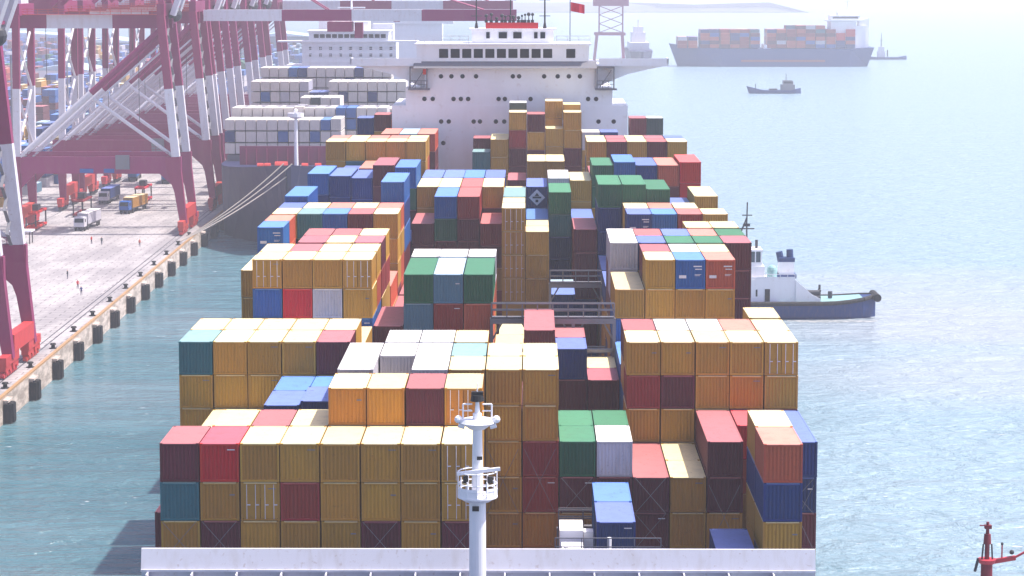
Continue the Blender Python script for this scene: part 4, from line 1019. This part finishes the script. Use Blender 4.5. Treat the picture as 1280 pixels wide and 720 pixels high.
# hazy ship lying bow-on and a floating crane, beyond our bridge wing
og = (77, 1700, 0); t = thing('hazy_ship', og, 'hazy grey ship lying end-on beyond the bridge wing', 'ship')
b = MB(og); b.loft([[(77 - w, yy, 8), (77 - w * .8, yy, -1), (77 + w * .8, yy, -1), (77 + w, yy, 8)] for w, yy in ((1, 1690), (8, 1705), (9, 1730), (9, 1790), (7, 1810))]); b.build('hull', m_hull, t, fix=True)
b = MB(og); b.box(70, 84, 1735, 1780, 8, 13); b.box(72, 82, 1750, 1770, 13, 20); b.box(73.5, 80.5, 1752, 1762, 20, 24); b.tube((77, 1755, 24), (77, 1755, 29), .5); b.build('deck_house', m_white2, t)
og = (52, 1660, 0); t = thing('floating_crane', og, 'hazy lattice crane on a pontoon standing behind the bridge wing', 'crane')
b = MB(og); b.box(36, 68, 1650, 1680, -1, 3); b.build('pontoon', m_white2, t)
b = MB(og)
for x0 in (43, 63):
    for yy in (1655, 1672): b.beam((x0, yy, 3), (x0 + (2 if x0 < 50 else -1), yy, 22), 1.5, 1.5)
for yy in (1655, 1672): b.beam((43, yy, 21), (64, yy, 21), 1.6, 1.8)
for k in range(5):
    z = 22 + k * 6
    for a, c in ((46, 62), (62, 46)): b.beam((a, 1655, z), (c, 1655, z + 6), .5, .5)
for x0 in (46, 62): b.beam((x0, 1655, 22), (x0, 1655, 54), 1, 1)
b.box(42, 66, 1652, 1668, 40, 46)
b.beam((46, 1655, 50), (74, 1655, 56), 1.4, 1.4)
b.build('tower', m_maroon, t)

# ------------------------------------------------------------------ vehicles and people on the quay
def wheel(b, x, y, r=.5, w=.3, m=0): b.tube((x, y - w / 2, QZ + r), (x, y + w / 2, QZ + r), r, n=12, m=m)
def truck(x, y, rz, cabc, load, label, name='truck'):
    t = thing(name, (x, y, QZ), label, 'truck', 'terminal trucks on the quay')
    t.rotation_euler = (0, 0, rz)
    def mb(): return MB((0, 0, 0))
    b = mb(); b.box(-1.2, 1.2, -7, 5.6, .95, 1.25); b.box(-.5, .5, 3.5, 8.2, .7, 1.0); b.build('chassis', m_dark, t)
    b = mb(); b.loft([[(xx, 6.2, 1.0), (xx, 8.5, 1.0), (xx, 8.5, 1.9), (xx, 8.15, 3.0), (xx, 6.2, 3.1)] for xx in (-1.2, 1.2)]); c = b.build('cab', cabc, t)
    b = mb(); b.add([(-1.05, 8.53, 1.95), (1.05, 8.53, 1.95), (1.0, 8.2, 2.85), (-1.0, 8.2, 2.85)], [(0, 3, 2, 1)]); b.box(-1.22, 1.22, 7.0, 7.9, 2.0, 2.7); b.build('window', m_glass, c)
    for yy in (7.5, 4.6, -4.0, -5.4):
        for sx in (-1, 1):
            b = mb(); b.tube((sx * .85, yy, .5), (sx * 1.18, yy, .5), .5, n=12); b.build('wheel', m_black, t)
    if load:
        n = thing('shipping_container', (0, 0, 0), '%s container riding on the %s' % (COL[load][0], label[:label.find(' truck') + 6] if ' truck' in label else 'truck'), 'container', 'containers on trucks')
        c_, s_ = math.cos(rz), math.sin(rz)
        n.location = (x + s_ * 7 * 1.0, y - c_ * 7, QZ + 1.28); n.rotation_euler = (0, 0, rz)
        half = 'F'
        cpart('wall_panels', ME[half, 'wall', 0], MP[load], n); cpart('roof_panel', ME[half, 'roof'], MR[load], n); cpart('corner_frame', ME[half, 'frame'], MP[load], n)
truck(-100.3, 546, R(176), m_white2, 'w', 'near white truck carrying a grey box, under the second crane')
truck(-96.2, 585, R(172), MP['b'], 'o', 'truck with blue cab and ochre box beyond the second crane legs')
truck(-106.5, 610, R(178), m_white2, 'n', 'white truck with a navy box, far under the cranes')
truck(-100.5, 668, R(4), MP['o'], 'b', 'far truck with blue box, heading away behind the crane legs')
truck(-111, 676, R(4), m_red, 'b', 'far red-cabbed truck with a blue box near the landside legs')
# reach-type spreader carriage and machinery standing under the portals
for i, (x, y, c, lab) in enumerate(((-112, 545, 'R', 'red spreader frame parked by the landside crane leg'), (-98, 610, 'R', 'red spreader frame standing on its stand, further away'), (-107, 575, 'r', 'dark red spreader frame lying between the cranes'))):
    t = thing('spreader_frame', (x, y, QZ), lab, 'spreader', 'crane spreaders on the quay')
    og = (x, y, QZ)
    b = MB(og)
    for z in (QZ + .4, QZ + 3.6):
        b.box(x - 1.3, x - .9, y - 6, y + 6, z, z + .45); b.box(x + .9, x + 1.3, y - 6, y + 6, z, z + .45)
        for k in (-6, -2, 2, 5.6): b.box(x - .9, x + .9, y + k, y + k + .4, z, z + .4)
    b.build('frame', MP[c], t)
    b = MB(og)
    for k in (-5.8, 5.4):
        for sx in (-1.25, .95): b.box(x + sx, x + sx + .3, y + k, y + k + .3, QZ, QZ + 3.6)
    b.box(x - .8, x + .8, y - 1.5, y + 1.5, QZ + 4.05, QZ + 5.4)
    b.build('stand', m_dark, t)
# little white shelter
x, y = -108.5, 513; t = thing('shelter', (x, y, QZ), 'small white-framed shelter standing near the landside crane leg', 'shelter')
b = MB((x, y, QZ)); 
for sx in (-2, 1.8):
    for sy in (-1.5, 1.3): b.box(x + sx, x + sx + .2, y + sy, y + sy + .2, QZ, QZ + 2.6)
b.build('post', m_dark, t); b = MB((x, y, QZ)); b.box(x - 2.4, x + 2.4, y - 1.9, y + 1.9, QZ + 2.6, QZ + 2.9); b.build('roof', m_white, t)

def person(x, y, rz, c, label, arm=0):
    import bmesh
    pts = {'pel': (0, 0, .95, .15), 'ch': (0, 0, 1.3, .17), 'nk': (0, 0, 1.5, .065), 'hd': (0, .02, 1.62, .10), 'top': (0, .02, 1.72, .07),
           'sl': (-.19, 0, 1.42, .06), 'el': (-.27, .0, 1.13, .05), 'hl': (-.26, .08, .87, .04), 'sr': (.19, 0, 1.42, .06), 'er': (.27, .03 + arm * .2, 1.15 + arm * .1, .05), 'hr': (.25, .12 + arm * .3, .9 + arm * .4, .04),
           'kl': (-.1, .05, .5, .075), 'al': (-.11, 0, .09, .05), 'tl': (-.11, .14, .05, .045), 'kr': (.1, .02, .5, .075), 'ar': (.12, -.06, .09, .05), 'tr': (.12, .08, .05, .045), 'pl': (-.1, 0, .9, .1), 'pr': (.1, 0, .9, .1)}
    ed = [('pel', 'ch'), ('ch', 'nk'), ('nk', 'hd'), ('hd', 'top'), ('ch', 'sl'), ('sl', 'el'), ('el', 'hl'), ('ch', 'sr'), ('sr', 'er'), ('er', 'hr'), ('pel', 'pl'), ('pl', 'kl'), ('kl', 'al'), ('al', 'tl'), ('pel', 'pr'), ('pr', 'kr'), ('kr', 'ar'), ('ar', 'tr')]
    ks = list(pts)
    me = bpy.data.meshes.new('person'); me.from_pydata([pts[k][:3] for k in ks], [(ks.index(a), ks.index(b_)) for a, b_ in ed], [])
    o = bpy.data.objects.new('person', me); S.collection.objects.link(o)
    md = o.modifiers.new('skin', 'SKIN'); sv = me.skin_vertices[0].data
    for i, k in enumerate(ks): sv[i].radius = (pts[k][3], pts[k][3] * .8); sv[i].use_root = (k == 'pel')
    sub = o.modifiers.new('sub', 'SUBSURF'); sub.levels = 1; sub.render_levels = 1
    dg = bpy.context.evaluated_depsgraph_get(); m2_ = bpy.data.meshes.new_from_object(o.evaluated_get(dg))
    o.modifiers.clear(); o.data = m2_
    for mt_ in (c, paint('trousers', (.03, .04, .09), var=.1), paint('skin', (.4, .2, .12), var=.02), m_redflag): m2_.materials.append(mt_)
    for p in m2_.polygons:
        z = p.center.z; p.material_index = 3 if z > 1.67 else 2 if z > 1.5 or (z < .93 and abs(p.center.x) > .22) else 1 if z < .92 else 0; p.use_smooth = True
    o.location = (x, y, QZ + .01); o.rotation_euler = (0, 0, rz)
    tag(o, label, 'person')
person(-82.5, 437, R(200), m_redflag, 'person in a bright red jacket and dark trousers walking on the open quay', .4)
person(-87.2, 452, R(120), MP['k'], 'person in dark clothes standing behind the one in red on the quay')
person(-80.2, 428, R(30), MP['n'], 'person in navy overalls nearer the quay edge than the red jacket', .6)
person(-82.3, 506, R(30), MP['c'], 'person in orange-brown jacket near the second crane waterside leg')
person(-91, 510, R(160), MP['k'], 'dark-clothed person beside the near white truck', .3)
person(-93.5, 512, R(60), m_redflag, 'person in a red jacket by the near white truck')

# ------------------------------------------------------------------ terminal behind the cranes: buildings, lamp masts, stacked yard containers
random.seed(31)
def building(x0, x1, y0, y1, h, mat, label, rows):
    t = thing('warehouse', ((x0 + x1) / 2, y0, QZ), label, 'building'); og = ((x0 + x1) / 2, y0, QZ)
    b = MB(og); b.box(x0, x1, y0, y1, QZ, QZ + h); b.build('wall', mat, t)
    b = MB(og); b.loft([[(x0 - .6, yy, QZ + h + .02), ((x0 + x1) / 2, yy, QZ + h + 2.6), (x1 + .6, yy, QZ + h + .02)] for yy in (y0 - .6, y1 + .6)]); b.build('roof', MR['l'], t)
    b = MB(og)
    for r in range(rows):
        xx = x0 + 3
        while xx < x1 - 4: b.box(xx, xx + 2.4, y0 - .06, y0 - .01, QZ + 2 + r * 4, QZ + 4 + r * 4); xx += 5
    b.build('window', m_glass, t)
building(-310, -262, 1640, 1700, 12, MP['l'], 'long steel-blue building with rows of windows far behind the cranes', 1)
building(-420, -330, 1750, 1800, 14, MR['l'], 'bluish shed far behind the crane legs at left', 2)
building(-245, -215, 1180, 1230, 11, m_white, 'white shed between the landside crane legs', 2)
building(-190, -150, 1650, 1700, 16, MP['l'], 'steel blue building at the far end of the quay', 3)
for i, (x, y) in enumerate(((-150, 700), (-172, 900), (-148, 1150), (-230, 1050))):
    t = thing('light_mast', (x, y, QZ), ['pale floodlight mast in the yard nearest the cranes', 'floodlight mast farther left in the yard', 'floodlight mast far up the quay', 'floodlight mast far left among yard stacks'][i], 'light mast', 'floodlight masts in the container yard')
    b = MB((x, y, QZ)); b.tube((x, y, QZ), (x, y, 38), .45, .22, 10); b.build('pole', m_grey, t)
    b = MB((x, y, QZ)); b.tube((x, y, 37.6), (x, y, 38.4), 1.6, 1.6, 10); b.build('lamp_ring', m_white, t)
for blk in range(30):
    x0 = -132 - (blk % 5) * 52 - random.uniform(0, 5); y0 = 600 + (blk // 5) * 205 + random.uniform(0, 30)
    base = random.choice(['nwbw', 'nblb', 'mrcn', 'bnwo', 'lnbg', 'mnbm'])
    for r in range(7):
        for cc in range(14):
            for tier in range(random.choice((2, 3, 4, 4, 5))):
                STUFF.append((x0 - cc * 2.6, y0 + r * 24, QZ + .01 + tier * 2.6, LEN40, random.choice(base)))
# nearer low rows beside the landside rail
for r in range(9):
    y0 = 560 + r * 34
    for cc in range(5):
        for tier in range(random.choice((1, 2))): STUFF.append((-131 - cc * 2.6, y0, QZ + .01 + tier * 2.6, LEN40, random.choice('nWbowrl')))

# all containers beyond the three hundred largest in view, as one object
keys = list(COL)
sb = MB((0, 400, 0))
for x, y, z, L_, c in STUFF:
    i = keys.index(c)
    if L_ is None: x0, x1, y0, y1 = x - 3.02, x + 3.02, y - 1.2, y + 1.2        # lying across our view
    else:
        x0, x1, y0, y1 = (x - 1.21, x + 1.21, y, y + L_) if L_ > 0 else (x - 1.15, x + 1.15, y, y - L_)
    sb.box(x0, x1, y0, y1, z, z + CH - .03, i)
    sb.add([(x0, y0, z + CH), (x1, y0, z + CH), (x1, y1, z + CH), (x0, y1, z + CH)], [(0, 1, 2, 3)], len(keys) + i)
    sb.add([(x0, y0, z + CH - .03), (x1, y0, z + CH - .03), (x1, y0, z + CH), (x0, y0, z + CH)], [(0, 1, 2, 3)], len(keys) + i)
so = sb.build('shipping_containers', [MP[k] for k in keys] + [MR[k] for k in keys])
tag(so, 'hundreds of small stacked containers in the yard, deep in the stacks and on the far ship', 'containers', kind='stuff')

# ------------------------------------------------------------------ haze
hz = MB((0, 4000, 0)); hz.box(-9100, 9100, -500, 9100, -4 if False else -9, 104)
hm = bpy.data.materials.new('haze'); hm.use_nodes = True
nt = hm.node_tree; nt.nodes.clear()
out = nt.nodes.new('ShaderNodeOutputMaterial'); pv = nt.nodes.new('ShaderNodeVolumePrincipled')
pv.inputs['Color'].default_value = (.93, .93, 1.0, 1); pv.inputs['Density'].default_value = 0.00024; pv.inputs['Anisotropy'].default_value = 0
nt.links.new(pv.outputs[0], out.inputs['Volume'])
tag(hz.build('haze', hm), kind='stuff')
